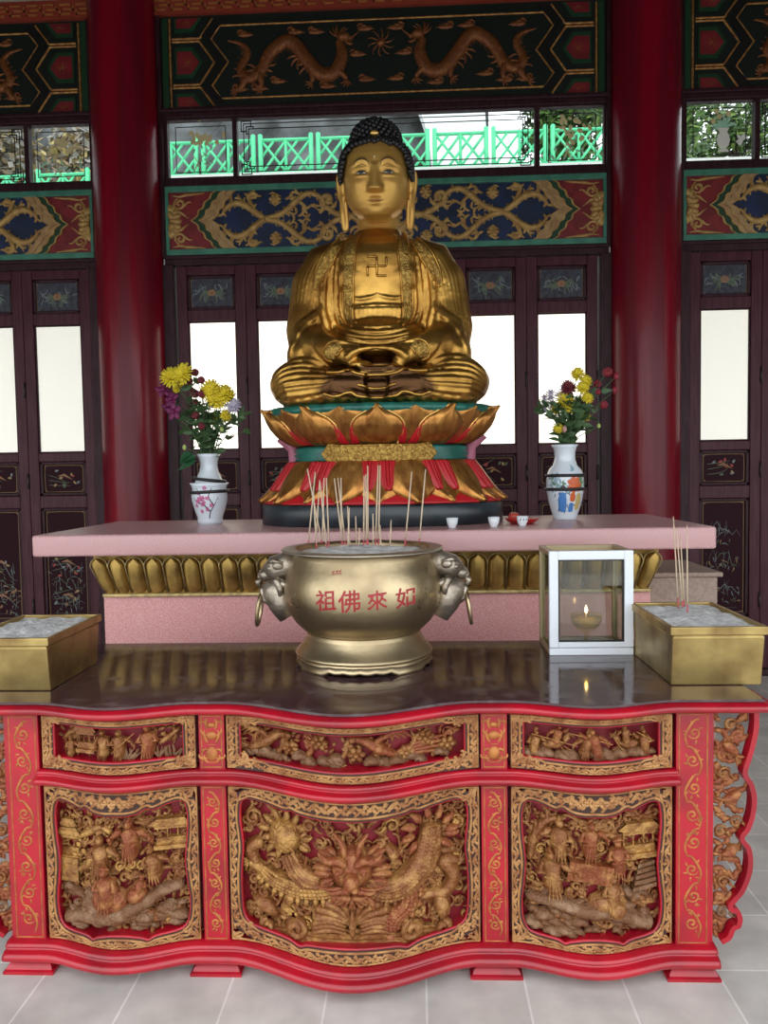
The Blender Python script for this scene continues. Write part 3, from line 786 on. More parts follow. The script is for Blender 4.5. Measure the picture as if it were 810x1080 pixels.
def horse(b, u, v, h, d, w=.0):
    T = lambda x, y: (u+d*x*h, v+y*h)
    b.rt([T(-.45, .55), T(-.2, .56), T(.15, .54), T(.38, .60)], [.17*h, .20*h, .17*h, .19*h], w, 1.0, 8)
    b.rt([T(.36, .60), T(.52, .86), T(.56, 1.0)], [.16*h, .11*h, .09*h], w+.03*h, 1.0, 7); b.rt([T(.54, 1.02), T(.70, .90), T(.78, .84)], [.09*h, .065*h, .05*h], w+.05*h, 1, 7)
    b.rt([T(.53, 1.05), T(.50, 1.15)], [.035*h, .01*h], w+.05*h); 
    for k in range(5): b.rt(curl(*T(.36+.04*k, .75+.07*k), PI/2 if d > 0 else PI/2, .10*h, d*2.5, 5), [.035*h, .01*h], w+.08*h, 1, 4)
    for (x, kx, fx, ky, fy) in ((-.40, -.52, -.42, .28, .0), (-.30, -.22, -.36, .26, .02), (.28, .38, .22, .28, .0), (.36, .60, .56, .38, .14)):
        b.rt([T(x, .48), T(kx, ky), T(fx, fy+.04), T(fx+.06, fy)], [.085*h, .055*h, .04*h, .05*h], w+.01*h, 1, 5)
    b.rt([T(-.52, .62), T(-.68, .50), T(-.70, .25)], [.05*h, .08*h, .02*h], w, 1, 5)
def pavilion(b, u, v, W, H, w=.0, tiers=1):
    b.band([(u-W*.5, v), (u+W*.5, v)], [(u-W*.5, v+H*.10), (u+W*.5, v+H*.10)], w-.01, w+.02)
    for k in (-.42, -.15, .15, .42): b.rt([(u+k*W, v+H*.1), (u+k*W, v+H*.55)], .028*W, w+.006, 1, 6, False)
    b.band([(u-W*.45, v+H*.1), (u+W*.45, v+H*.1)], [(u-W*.45, v+H*.26), (u+W*.45, v+H*.26)], w-.01, w+.012)
    b.band([(u-W*.47, v+H*.50), (u+W*.47, v+H*.50)], [(u-W*.47, v+H*.58), (u+W*.47, v+H*.58)], w-.01, w+.018)
    z = v+H*.58; ww = W
    for t in range(tiers+1):
        A = [(u-ww*.62, z+.05*H), (u-ww*.45, z), (u, z-.01*H), (u+ww*.45, z), (u+ww*.62, z+.05*H)]
        B = [(u-ww*.40, z+.17*H), (u-ww*.28, z+.17*H), (u, z+.17*H), (u+ww*.28, z+.17*H), (u+ww*.40, z+.17*H)]
        b.band(A, B, w-.01, w+.022)
        for k in range(9): f = k/8; b.rt([(u+ww*(f-.5)*.98, z+.02*H), (u+ww*(f-.5)*.66, z+.16*H)], .016*ww, w+.021, .8, 4)
        b.rt(A, .022*ww, w+.018, 1, 5)
        z += .20*H; ww *= .72
def cloud(b, u, v, s, d=1, w=0.0):
    b.rt([(u+d*p[0], v+p[1]) for p in spiral(0, 0, s, 0, 1.3, .15, 12)], [.16*s, .30*s, .26*s], w, 1, 5)
    b.rt([(u+d*p[0], v+p[1]) for p in curl(s*.9, 0, -PI/2+.4, 1.7*s, 2.2, 9)], [.30*s, .05*s], w, 1, 5)
    b.dome(u, v, .36*s, None, w, .4*s, 0, 8, 3)
def rocks(b, u0, u1, v0, v1, n, r, w=.0):
    for _ in range(n):
        u, v = r.uniform(u0, u1), r.uniform(v0, v1); s = r.uniform(.010, .022)
        P = [(u-1.5*s, v-s*r.uniform(0, .5)), (u-.5*s, v+s*r.uniform(.2, .8)), (u+.4*s, v+s*r.uniform(-.2, .5)), (u+1.5*s, v-s*r.uniform(0, .6))]
        b.rt(crom(P, 3), [.3*s, .75*s, .9*s, .7*s, .3*s], w+r.uniform(0, .012), 1.1, 6)
def pine(b, u, v, n, sp, r, w=.0):
    for _ in range(n):
        x, y = u+r.gauss(0, sp), v+r.gauss(0, sp*.45)
        for k in range(7):
            a = PI*.05+PI*.9*k/6; b.rt([(x, y), (x+.022*cos(a), y+.018*sin(a))], [.0028, .0045, .0015], w+.008, 1.2, 4)
        b.dome(x, y+.003, .012, .009, w, .011, 0, 8, 2)
def branch(b, P, R, w=.0, r=None, twigs=5):
    C_ = crom(P, 6); b.rt(C_, R, w, 1, 6)
    for k in range(twigs):
        p = C_[int((k+.6)/(twigs+.4)*(len(C_)-1))]; b.rt(curl(p[0], p[1], r.uniform(0, 6.28), r.uniform(.03, .07), r.uniform(-3, 3), 7), [lerpl(R, .5)*.55, .002], w, 1, 5)
def leaves(b, u, v, n, s, r, w=0):
    for _ in range(n):
        a = r.uniform(0, 6.28); x, y = u+r.gauss(0, s), v+r.gauss(0, s)
        b.rt(curl(x, y, a, r.uniform(.02, .035), r.uniform(-1.5, 1.5), 5), [.002, .0075, .0015], w+r.uniform(0, .008), .9, 4)
def undergrowth(b, u0, u1, v0, v1, n, r, w=.004):
    for _ in range(n):
        u, v = r.uniform(u0, u1), r.uniform(v0, v1)
        if r.random() < .45: b.rt(spiral(u, v, r.uniform(.014, .026), r.uniform(0, 6), r.choice((-1, 1))*1.2, .2, 10), [.003, .006, .005], w, 1.2, 4)
        else: b.rt(curl(u, v, r.uniform(0, 6.28), r.uniform(.05, .09), r.uniform(-3.5, 3.5), 7), [.008, .006, .002], w, 1.2, 4)
def fish(b, u, v, s, a, w=.0):
    ca, sa = cos(a), sin(a); T = lambda x, y: (u+s*(x*ca-y*sa), v+s*(x*sa+y*ca))
    b.rt([T(-.9, .25), T(-.4, .05), T(.2, 0), T(.8, .12), T(1.05, .2)], [.16*s, .42*s, .52*s, .36*s, .14*s], w, 1, 8)
    for q in (.7, -.5): b.rt([T(-.8, .2), T(-1.2, .2+q*.5), T(-1.5, .25+q)], [.10*s, .20*s, .06*s], w, 1, 5)
    for k in range(5): b.rt([T(-.5+.3*k, .42), T(-.65+.3*k, .75)], [.09*s, .03*s], w, 1, 4)
    b.dome(*T(.72, .22), .10*s, None, w+.34*s, .08*s, 0, 8, 2)
    for i in range(4):
        for j in range(3): b.dome(*T(-.4+.28*i+.1*(j % 2), -.22+.2*j), .10*s, None, w+.40*s-.12*s*abs(j-1), .07*s, 0, 6, 2)
# ---- panel frames with pierced lace
def opening(half, mirror_c, hw):
    P = crom(half, 6); return [(mirror_c+x*hw, z) for x, z in P]+[(mirror_c-x*hw, z) for x, z in P[::-1][1:-1]]
def panel(name, c, hw, z0, z1, inner, scene, seed, lace=.010):
    r = random.Random(seed)
    N = 220
    pn = MB(TD); n = 24                                             # the red board behind the carving
    pn.grid([[(c-hw+2*hw*i/n, z, -.004) for i in range(n+1)] for z in (z0, z1)])
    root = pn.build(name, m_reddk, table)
    inn = resample(inner, N, True)
    out = []
    for (u, v) in inn:                                              # matching points on the outer rectangle
        du, dv = u-c, v-(z0+z1)/2; t = min(hw/max(abs(du), 1e-9), (z1-z0)/2/max(abs(dv), 1e-9))
        fu, fv = c+du*t, (z0+z1)/2+dv*t
        if abs(abs(fu-c)-hw) < 1e-6: fv = min(max(v, z0), z1) if abs(du) > hw*.70 and z0+.03 < v < z1-.03 else fv
        else: fu = u if abs(u-c) < hw*.86 else fu
        out.append((fu, fv))
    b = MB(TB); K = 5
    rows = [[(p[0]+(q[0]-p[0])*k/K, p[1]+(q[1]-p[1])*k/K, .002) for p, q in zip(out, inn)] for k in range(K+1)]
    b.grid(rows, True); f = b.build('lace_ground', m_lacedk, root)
    b = MB(TB)                                                      # red reveal of the opening
    
    k0 = b.add([(u, v, .002) for u, v in inn]); b.xf = TD; k1 = b.add([(u, v, -.004) for u, v in inn]); b.xf = TB
    for i in range(N): j = (i+1) % N; b.face((k0+i, k0+j, k1+j, k1+i))
    b.rt(inn+[inn[0]], .0055, -.004, .9, 5, False); b.build('opening_edge', m_red, root)
    b = MB(lambda u, v, w: TB(min(max(u, c-hw+.002), c+hw-.002), min(max(v, z0+.002), z1-.002), w))
    cu = sum(p[0] for p in inn)/N; cv = sum(p[1] for p in inn)/N
    off = [(p[0]+(q[0]-p[0])*min(.35, .0095/max(math.dist(p, q), 1e-6)), p[1]+(q[1]-p[1])*min(.35, .0095/max(math.dist(p, q), 1e-6))) for p, q in zip(inn, out)]
    b.rt(off+[off[0]], .0042, .002, 1, 5, False)
    e = .004; R = [(c-hw+e, z0+e), (c+hw-e, z0+e), (c+hw-e, z1-e), (c-hw+e, z1-e)]
    for p, q in zip(R, R[1:]+R[:1]): b.rt(resample([p, q], 20), .0038, .002, 1, 5, False)
    # acanthus wave along the middle of the frame
    mid = [((p[0]+q[0])/2, (p[1]+q[1])/2, math.dist(p, q)) for p, q in zip(out, off)]
    mid2 = resample([(a, d) for a, d, _ in mid], 400, True); wid = [min(mid, key=lambda t: (t[0]-x)**2+(t[1]-y)**2)[2] for x, y in mid2]
    L = sum(math.dist(a, d) for a, d in zip(mid2, mid2[1:])); n = max(8, int(L/lace/3.1)); wave = []
    for i in range(400):
        a, d = mid2[i-1], mid2[(i+1) % 400]; l = math.dist(a, d) or 1e-9; nx, ny = -(d[1]-a[1])/l, (d[0]-a[0])/l
        s = sin(2*PI*n/2*i/400)*wid[i]*.22; wave.append((mid2[i][0]+nx*s, mid2[i][1]+ny*s))
    b.rt(wave+[wave[0]], .0038, .002, 1.1, 5, False)
    for k in range(n):
        i = int(400*(k+.5)/n) % 400; a, d = mid2[i-1], mid2[(i+1) % 400]; th = math.atan2(d[1]-a[1], d[0]-a[0]); wd = min(wid[i], .070); s = 1 if k % 2 else -1
        for (da, l_, bd) in ((s*.5, .62, s*4.5), (s*1.2, .52, -s*3), (PI-s*.7, .5, s*4), (-s*.9, .40, -s*4), (PI+s*.8, .36, -s*3)):
            l2 = min(max(wd*l_*1.1, .014), .06)
            b.rt(curl(mid2[i][0], mid2[i][1], th+da, l2, bd, 6), [.0040+.035*wd, .0038+.028*wd, .0014], .002, 1.2, 4)
        if wd > .03:
            for q in (-1, 1): b.rt(curl(mid2[i][0]+q*.012, mid2[i][1], th+q*1.6, wd*.5, q*3, 6), [.003, .0045, .0014], .002, 1, 4)
    for sx in (-1, 1):
        for sz, zc in ((-1, z0), (1, z1)):
            for k in range(7):
                a_ = math.atan2(-sz, -sx)+r.uniform(-.9, .9); b.rt(curl(c+sx*(hw-.008), zc-sz*.008, a_, r.uniform(.025, .055), r.uniform(-3, 3), 6), [.005, .0042, .0014], .002, 1.1, 4)
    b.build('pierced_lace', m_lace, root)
    scene(root, r)
    return root
S = lambda root, name, mm, fn, w=-.048: (lambda b: (fn(b), b.build(name, mm, root)))(MB(lambda u, v, q: TD(u, (.140+(v-.165)*.985 if v < .6 else v-.008), q)))
CEN = [(0, .570), (.25, .570), (.40, .573), (.47, .580), (.52, .574), (.66, .583), (.82, .590), (.895, .577), (.91, .52), (.89, .43), (.905, .36), (.91, .28), (.895, .20), (.84, .168), (.72, .156), (.52, .150), (.42, .138), (.34, .150), (.15, .158), (0, .160)]
SID = [(0, .553), (.14, .552), (.27, .557), (.35, .568), (.41, .572), (.46, .564), (.60, .576), (.74, .584), (.835, .576), (.87, .53), (.86, .46), (.83, .38), (.85, .31), (.875, .25), (.86, .19), (.80, .155), (.68, .143), (.45, .138), (.36, .128), (.28, .138), (.12, .148), (0, .150)]
def rect(c, hw, z0, z1):
    P = [(c+hw, z0), (c+hw, z1), (c-hw, z1), (c-hw, z0)]
    return [q for a, d in zip(P, P[1:]+P[:1]) for q in resample([a, d], 24)[:-1]]
def scene_dragon(root, r):
    S(root, 'carved_undergrowth', m_carve, lambda b: undergrowth(b, -.37, .37, .155, .60, 420, r), -.05)
    def scaled(b, P, R, side, spike, w=0):
        b.rt(P, R, w, 1.0, 9)
        for i in range(1, len(P)-1):
            (u, v), (u2, v2) = P[i-1], P[i]; l = math.dist(P[i-1], P[i]) or 1; nx, nz = -(v2-v)/l, (u2-u)/l; q = lerpl(R, i/len(P))
            for t in (-.6, -.2, .2, .6): b.dome(u+nx*q*t, v+nz*q*t, .010, .008, w+q*cos(t*1.2)*.93, .006, math.atan2(v2-v, u2-u), 6, 2)
            if spike and i % 2: b.rt(curl(u+side*nx*q*.8, v+side*nz*q*.8, math.atan2(side*nz, side*nx)-.3, spike, .8, 5), [.013, .009, .002], w+.012, 1, 4)
    def shell(b, u, v, r_):
        b.dome(u, v, r_, r_*1.05, 0, r_*.75, 0, 16, 4)
        for k in range(6): a = k*PI/3+.3; b.rt([(u, v), (u+r_*.5*cos(a), v+r_*.5*sin(a)), (u+r_*.92*cos(a), v+r_*.92*sin(a))], [.005, .007, .004], r_*.52, 1, 5)
        for k in range(13):
            a = k*2*PI/13; b.rt(curl(u+r_*.9*cos(a), v+r_*.9*sin(a), a, .055, .9, 6), [.013, .011, .002], .004, 1, 5)
    def claws(b, u, v, a):
        k = curl(u, v, a, .07, .8, 7); b.rt(k, [.022, .018, .013], .012, 1, 6)
        for da in (-.9, -.3, .3, .9): b.rt(curl(k[-1][0], k[-1][1], a+.6+da, .038, 1.4, 5), [.009, .002], .014, 1, 4)
    S(root, 'carved_dragon_shell', m_carve_gold, lambda b: shell(b, -.225, .495, .058))
    S(root, 'carved_dragon_coil', m_carve, lambda b: (scaled(b, crom([(-.21, .44), (-.185, .40), (-.15, .375), (-.10, .365)], 6), [.030, .040, .042, .03], 1, 0, .004), b.rt([(-.145, .45), (-.16, .40)], [.016, .02], .02)))
    S(root, 'carved_dragon_coil', m_carve_gold, lambda b: (scaled(b, crom([(-.30, .37), (-.25, .345), (-.18, .335), (-.10, .345), (-.05, .36)], 6), [.018, .030, .034, .032, .024], -1, .045, .006), claws(b, -.30, .37, 2.6), claws(b, -.20, .31, -2.2)))
    S(root, 'carved_dragon_coil', m_carve, lambda b: (scaled(b, crom([(.05, .365), (.11, .345), (.17, .36), (.225, .41), (.25, .48), (.255, .54)], 6), [.030, .044, .052, .052, .046, .034], -1, .055, .0), claws(b, .29, .42, -.5), claws(b, .14, .44, 2.0)))
    S(root, 'carved_dragon_mane', m_carve_red, lambda b: [b.rt(curl(.25+.05*cos(k*.55), .515+.045*sin(k*.55), k*.55, .06, .9, 6), [.014, .011, .002], .02, 1, 5) for k in range(12)])
    S(root, 'carved_dragon_leg', m_carve_red, lambda b: (scaled(b, crom([(.185, .335), (.175, .285), (.135, .25), (.125, .205)], 5), [.026, .034, .032, .026], 1, .03, .008), claws(b, .125, .20, -1.9)))
    S(root, 'carved_dragon_tail', m_carve, lambda b: b.rt(crom([(.28, .42), (.325, .36), (.30, .305), (.235, .30), (.20, .275)], 6), [.022, .026, .022, .016, .006], .01, 1, 6))
    S(root, 'carved_dragon_tail', m_carve, lambda b: b.rt(crom([(-.30, .47), (-.345, .44), (-.33, .39), (-.36, .35)], 6), [.02, .022, .016, .004], .01, 1, 6))
    def head(b):
        b.dome(0, .415, .075, .085, .0, .05, 0, 16, 4); b.dome(0, .40, .030, .034, .04, .035, 0, 12, 4)
        for s in (-1, 1):
            b.dome(s*.014, .383, .014, .011, .06, .014); b.dome(s*.040, .435, .020, .017, .04, .022, 0, 10, 3); b.dome(s*.041, .434, .008, .008, .06, .006)
            b.rt(crom([(s*.012, .445), (s*.04, .465), (s*.075, .462), (s*.10, .485)], 4), [.010, .014, .012, .003], .045, 1, 6)
            b.rt(crom([(s*.02, .465), (s*.03, .51), (s*.055, .545)], 4), [.012, .010, .004], .03, 1, 6)
            b.rt(crom([(0, .368), (s*.03, .372), (s*.062, .362), (s*.08, .375)], 4), [.008, .010, .008, .003], .05, 1, 5)
            b.rt(crom([(0, .348), (s*.028, .346), (s*.055, .352)], 4), [.011, .011, .005], .045, 1, 5)
            for k in range(3): b.rt([(s*(.012+.016*k), .366), (s*(.013+.016*k), .352)], [.004, .0015], .056, 1, 4)
            b.rt(curl(s*.03, .385, PI/2-s*1.9, .12, s*2, 10), [.006, .002], .055, 1, 5)
            for k in range(13):
                a = PI/2-s*(.75+.155*k); u, v = s*.062*abs(cos(a))**.4 if False else .062*cos(a), .405+.068*sin(a)
                b.rt(curl(u, v, a, r.uniform(.06, .095), r.uniform(-1.3, 1.3), 7), [.009, .012, .002], .018+.004*(k % 3), 1, 5)
            for k in range(4): b.rt(curl(s*.01*k, .335, -PI/2+s*.28*k, .05, s*1.2, 6), [.009, .002], .03, 1, 4)
    S(root, 'carved_dragon_head', m_carve_red, head)
    def lotus(b):
        for k in range(9):
            a = PI*k/8; b.rt(crom([(0, .235), (.055*cos(a), .25+.042*sin(a)), (.115*cos(a), .25+.075*sin(a)), (.128*cos(a), .238+.066*sin(a))], 4), [.006, .012, .017, .006], .015, 1, 5)
        b.rt([(0, .20), (0, .245), (0, .29)], [.012, .014, .008], .03, 1, 6)
        for s in (-1, 1):
            for q in (0, 1, 2): b.rt(crom([(s*.02, .23-.012*q), (s*.07, .245-.014*q), (s*.12, .232-.014*q), (s*.135, .212-.01*q)], 5), [.006, .011, .010, .004], .02, 1, 5)
    S(root, 'carved_lotus_leaf', m_carve, lotus)
    def mound(b):
        for k, (hh, w) in enumerate(((.058, .0), (.046, .012), (.032, .02))):
            A = [(-.365+.73*i/24, .158) for i in range(25)]; B = [(-.365+.73*i/24, .160+hh*max(0, cos(PI*(i-12)/26))) for i in range(25)]
            b.band(A, B, -.006, .014+w*.8)
        for s in (-1, 1):
            b.rt(spiral(s*.19, .20, .034, PI/2, s*1.5), [.013, .016, .012], .02, 1.1, 6); b.rt(spiral(s*.29, .185, .024, PI/2, -s*1.4), [.010, .012, .008], .02, 1.1, 6)
            for k in range(5): b.rt(curl(s*(.06+.025*k), .168, PI/2+s*1.2, .08, s*.8, 7), [.004, .006, .002], .028, .8, 4)
    S(root, 'carved_waves', m_carve, mound)
    for s in (-1, 1): S(root, 'carved_fish', m_carve, lambda b: fish(b, s*.290, .248, .056, PI/2-s*1.0 if s < 0 else PI/2+.2, .006))
    for (u, v, s, d) in ((-.335, .545, .030, 1), (.34, .53, .030, -1), (-.22, .245, .028, 1), (.21, .245, .026, -1), (-.30, .29, .026, 1), (.335, .40, .026, -1), (-.14, .545, .024, 1), (.13, .55, .024, -1), (-.335, .33, .022, 1), (.34, .31, .022, -1), (-.15, .215, .024, -1), (.15, .215, .024, 1), (-.2, .40, .02, 1), (.12, .28, .02, -1), (-.12, .275, .02, 1)):
        S(root, 'carved_cloud', m_carve if r.random() < .5 else m_carve_gold, lambda b: cloud(b, u, v, s, d, .01))
cen_low = panel('lower_panel', 0, .412, .108, .630, opening(CEN, 0, .412), scene_dragon, 1)
LC = .770
def scene_left(root, r):
    c = -LC; q = lambda x, y: (c+x, y)
    S(root, 'carved_undergrowth', m_carve, lambda b: undergrowth(b, c-.22, c+.22, .155, .59, 260, r), -.05)
    S(root, 'carved_pavilion', m_carve_gold, lambda b: pavilion(b, c+.165, .445, .11, .14, .004, 0))
    S(root, 'carved_tower', m_carve_gold, lambda b: (pavilion(b, c-.185, .40, .07, .15, .0, 1), b.band([q(-.215, .33), q(-.15, .33)], [q(-.215, .41), q(-.15, .41)], 0, .025)))
    S(root, 'carved_tree', m_carve_gold, lambda b: (branch(b, [q(-.20, .47), q(-.13, .49), q(-.07, .52), q(-.03, .50)], [.010, .014, .008], .006, r, 6), leaves(b, c-.13, .515, 34, .026, r), leaves(b, c-.04, .53, 22, .02, r)))
    S(root, 'carved_tree', m_carve_gold, lambda b: (branch(b, [q(-.2, .36), q(-.13, .38), q(-.09, .42), q(-.02, .43)], [.013, .016, .008], .01, r, 5), leaves(b, c-.1, .40, 26, .028, r, .01)))
    S(root, 'carved_bridge', m_carve_grey, lambda b: branch(b, [q(-.21, .20), q(-.13, .215), q(-.02, .225), q(.06, .26), q(.14, .305), q(.20, .315)], [.020, .026, .030, .024, .020, .016], .014, r, 4))
    S(root, 'carved_rock', m_carve_grey, lambda b: rocks(b, c-.20, c-.03, .165, .30, 30, r, .004))
    S(root, 'carved_rock', m_carve_grey, lambda b: rocks(b, c+.03, c+.20, .165, .25, 24, r, .006))
    S(root, 'carved_pine', m_carve, lambda b: pine(b, c+.12, .215, 16, .04, r, .014))
    S(root, 'carved_cloud', m_carve_gold, lambda b: [cloud(b, c+.0+.035*k, .395+.006*(k % 2), .020, (-1)**k, .016) for k in range(4)])
    S(root, 'carved_figure', m_carve_red, lambda b: person(b, c+.035, .405, .155, r, .012, 0, (3, 3), True, 0))
    S(root, 'carved_figure', m_carve, lambda b: person(b, c-.075, .335, .165, r, .008, .05, (1, 3), True, 2))
    S(root, 'carved_figure', m_carve_red, lambda b: (b.dome(c-.045, .27, .075, .06, .004, .035), person(b, c-.045, .235, .165, r, .022, -.03, (1, 1), True, 1)))
    S(root, 'carved_figure', m_carve, lambda b: person(b, c+.115, .33, .13, r, .012, -.15, (1, 3), True, 0))
    S(root, 'carved_figure', m_carve_red, lambda b: (b.dome(c+.05, .295, .035, .03, .01, .03), person(b, c+.05, .285, .08, r, .02, .3, (1, 1), False, 1)))
    for (u, v) in ((.17, .40), (.19, .35), (-.02, .47), (.10, .53), (-.17, .32)): S(root, 'carved_cloud', m_carve, lambda b: cloud(b, c+u, v, .022, 1, .006))
def scene_right(root, r):
    c = LC; q = lambda x, y: (c+x, y)
    S(root, 'carved_undergrowth', m_carve, lambda b: undergrowth(b, c-.22, c+.22, .155, .59, 260, r), -.05)
    S(root, 'carved_pavilion', m_carve_gold, lambda b: pavilion(b, c+.155, .42, .12, .16, .004, 0))
    S(root, 'carved_tree', m_carve, lambda b: (branch(b, [q(-.20, .40), q(-.18, .48), q(-.14, .54), q(-.08, .555)], [.016, .014, .008], .006, r, 6), leaves(b, c-.16, .52, 36, .028, r)))
    S(root, 'carved_tree', m_carve, lambda b: (branch(b, [q(.0, .50), q(.06, .50), q(.11, .47)], [.008, .012, .008], .006, r, 5), pine(b, c+.07, .525, 14, .032, r)))
    S(root, 'carved_table', m_carve_red, lambda b: (b.band([q(-.085, .365), q(.055, .345)], [q(-.075, .425), q(.065, .405)], -.005, .035), [b.rt([q(-.08+.014*k, .366-.002*k), q(-.07+.014*k, .423-.002*k)], .003, .034, .8, 4) for k in range(10)]))
    S(root, 'carved_bridge', m_carve_grey, lambda b: branch(b, [q(-.21, .285), q(-.12, .275), q(-.03, .255), q(.05, .25), q(.12, .225), q(.2, .19)], [.016, .022, .026, .024, .026, .022], .014, r, 4))
    S(root, 'carved_rock', m_carve_grey, lambda b: rocks(b, c-.2, c+.02, .165, .235, 30, r, .006))
    S(root, 'carved_pine', m_carve, lambda b: pine(b, c-.12, .215, 14, .04, r, .014))
    S(root, 'carved_rock', m_carve_grey, lambda b: rocks(b, c+.05, c+.2, .165, .30, 24, r, .0))
    S(root, 'carved_pine', m_carve, lambda b: pine(b, c+.17, .27, 9, .022, r, .012))
    S(root, 'carved_figure', m_carve, lambda b: person(b, c-.105, .405, .155, r, .01, 0, (3, 1), True, 0))
    S(root, 'carved_figure', m_carve_red, lambda b: person(b, c-.01, .415, .135, r, .006, .05, (1, 3), True, 2))
    S(root, 'carved_figure', m_carve, lambda b: person(b, c-.12, .29, .165, r, .018, -.10, (1, 3), True, 0))
    S(root, 'carved_figure', m_carve_red, lambda b: person(b, c+.085, .355, .14, r, .014, -.05, (1, 1), True, 1))
    S(root, 'carved_figure', m_carve, lambda b: (b.dome(c+.05, .275, .068, .045, .004, .035), b.dome(c+.075, .265, .032, .03, .03, .024), person(b, c+.06, .245, .135, r, .022, .02, (1, 1), True, 1)))
    S(root, 'carved_steps', m_carve_grey, lambda b: [b.band([q(.13+.006*k, .315+.016*k), q(.21, .325+.016*k)], [q(.13+.006*k, .327+.016*k), q(.21, .337+.016*k)], 0, .03-.004*k) for k in range(5)])
    for (u, v) in ((-.19, .34), (-.16, .44), (.13, .40), (.03, .46)): S(root, 'carved_cloud', m_carve_gold, lambda b: cloud(b, c+u, v, .020, 1, .006))
panel('lower_panel', -LC, .258, .108, .630, opening(SID, -LC, .258), scene_left, 2)
panel('lower_panel', LC, .258, .108, .630, opening(SID, LC, .258), scene_right, 3)
U0, U1 = .724, .842
def up_phoenix(root, r):
    S(root, 'carved_undergrowth', m_carve, lambda b: undergrowth(b, -.355, .355, U0, U1+.01, 170, r, -.012), -.04)
    for k in range(7):
        u = -.32+.105*k+r.uniform(-.01, .01)
        S(root, 'carved_branch', m_carve if k % 2 else m_carve_red, lambda b: (branch(b, [(u-.05, U0+.01), (u-.01, U0+.04), (u, U0+.08), (u+.05, U1-.015)], [.009, .010, .005], .004, r, 6), leaves(b, u, .785, 16, .026, r, .004)))
    def bird(b, u, v, d, L):
        T = lambda x, y: (u+d*x, v+y)
        b.rt(crom([T(-.06, -.03), T(0, .0), T(.05, .03), T(.075, .03)], 5), [.008, .020, .014, .008], .012, 1.1, 7); b.dome(*T(.082, .032), .013, None, .014, .016); b.rt([T(.09, .033), T(.108, .028)], [.005, .001], .02)
        for q in range(5): b.rt(crom([T(.02, .01), T(-.01-.012*q, .035+.004*q), T(-.03-.02*q, .03-.002*q)], 4), [.005, .008, .002], .02, 1, 4)
        for q in range(4): b.rt(crom([T(-.05, -.025), T(-.12, -.03+.010*q), T(-L, -.035+.018*q)], 5), [.006, .009, .003], .008, 1, 5)
    S(root, 'carved_phoenix', m_carve_red, lambda b: bird(b, .09, .785, -1, .24)); S(root, 'carved_phoenix', m_carve, lambda b: bird(b, -.285, .785, 1, .06))
    for (u, v) in ((-.10, .80), (-.20, .77), (.02, .765), (.24, .80), (.31, .77), (.18, .76)):
        S(root, 'carved_flower', m_carve, lambda b: ([b.dome(u+.017*cos(k*1.05), v+.015*sin(k*1.05), .014, .010, .008, .012, k*1.05) for k in range(6)], b.dome(u, v, .010, None, .016, .012)))
    S(root, 'carved_rock', m_carve_grey, lambda b: rocks(b, -.34, .34, U0+.004, U0+.022, 30, r, .004))
def up_left(root, r):
    c = -LC
    S(root, 'carved_undergrowth', m_carve, lambda b: undergrowth(b, c-.205, c+.205, U0, U1+.01, 100, r, -.012), -.04)
    S(root, 'carved_fence', m_carve_gold, lambda b: [b.rt([(c-.2, U0+.03+.02*k), (c+.03, U0+.032+.02*k)], .004, .006, 1, 5) for k in range(3)]+[b.rt([(c-.19+.045*k, U0+.01), (c-.19+.045*k, U0+.08)], .006, .008, 1, 5) for k in range(5)])
    S(root, 'carved_pavilion', m_carve, lambda b: pavilion(b, c-.105, U0+.03, .07, .12, .008, 0))
    for (u, h, a, mm) in ((-.165, .075, (1, 3), m_carve), (-.045, .108, (0, 1), m_carve), (.01, .108, (1, 3), m_carve), (.10, .122, (1, 1), m_carve_red)):
        S(root, 'carved_figure', mm, lambda b: person(b, c+u, U0+.002, h, r, .012, 0, a, True, r.choice((0, 1, 2))))
    S(root, 'carved_spear', m_carve_gold, lambda b: b.rt([(c-.01, U0+.035), (c+.065, U0+.10)], .004, .03, 1, 5))
    S(root, 'carved_tree', m_carve, lambda b: (branch(b, [(c+.13, U0+.05), (c+.16, U0+.07), (c+.2, U0+.10)], [.008, .010, .006], .008, r, 4), leaves(b, c+.165, U0+.09, 24, .022, r)))
    S(root, 'carved_tree', m_carve, lambda b: (branch(b, [(c-.2, U0+.06), (c-.17, U0+.085), (c-.13, U0+.10)], [.008, .010, .006], .004, r, 4), leaves(b, c-.165, U0+.09, 20, .02, r)))
    S(root, 'carved_grass', m_carve_grey, lambda b: [b.rt(curl(c+.02+.18*r.random(), U0+.004, r.uniform(.7, 2.4), .05, r.uniform(-1, 1), 5), [.006, .002], .014, 1, 4) for _ in range(26)])
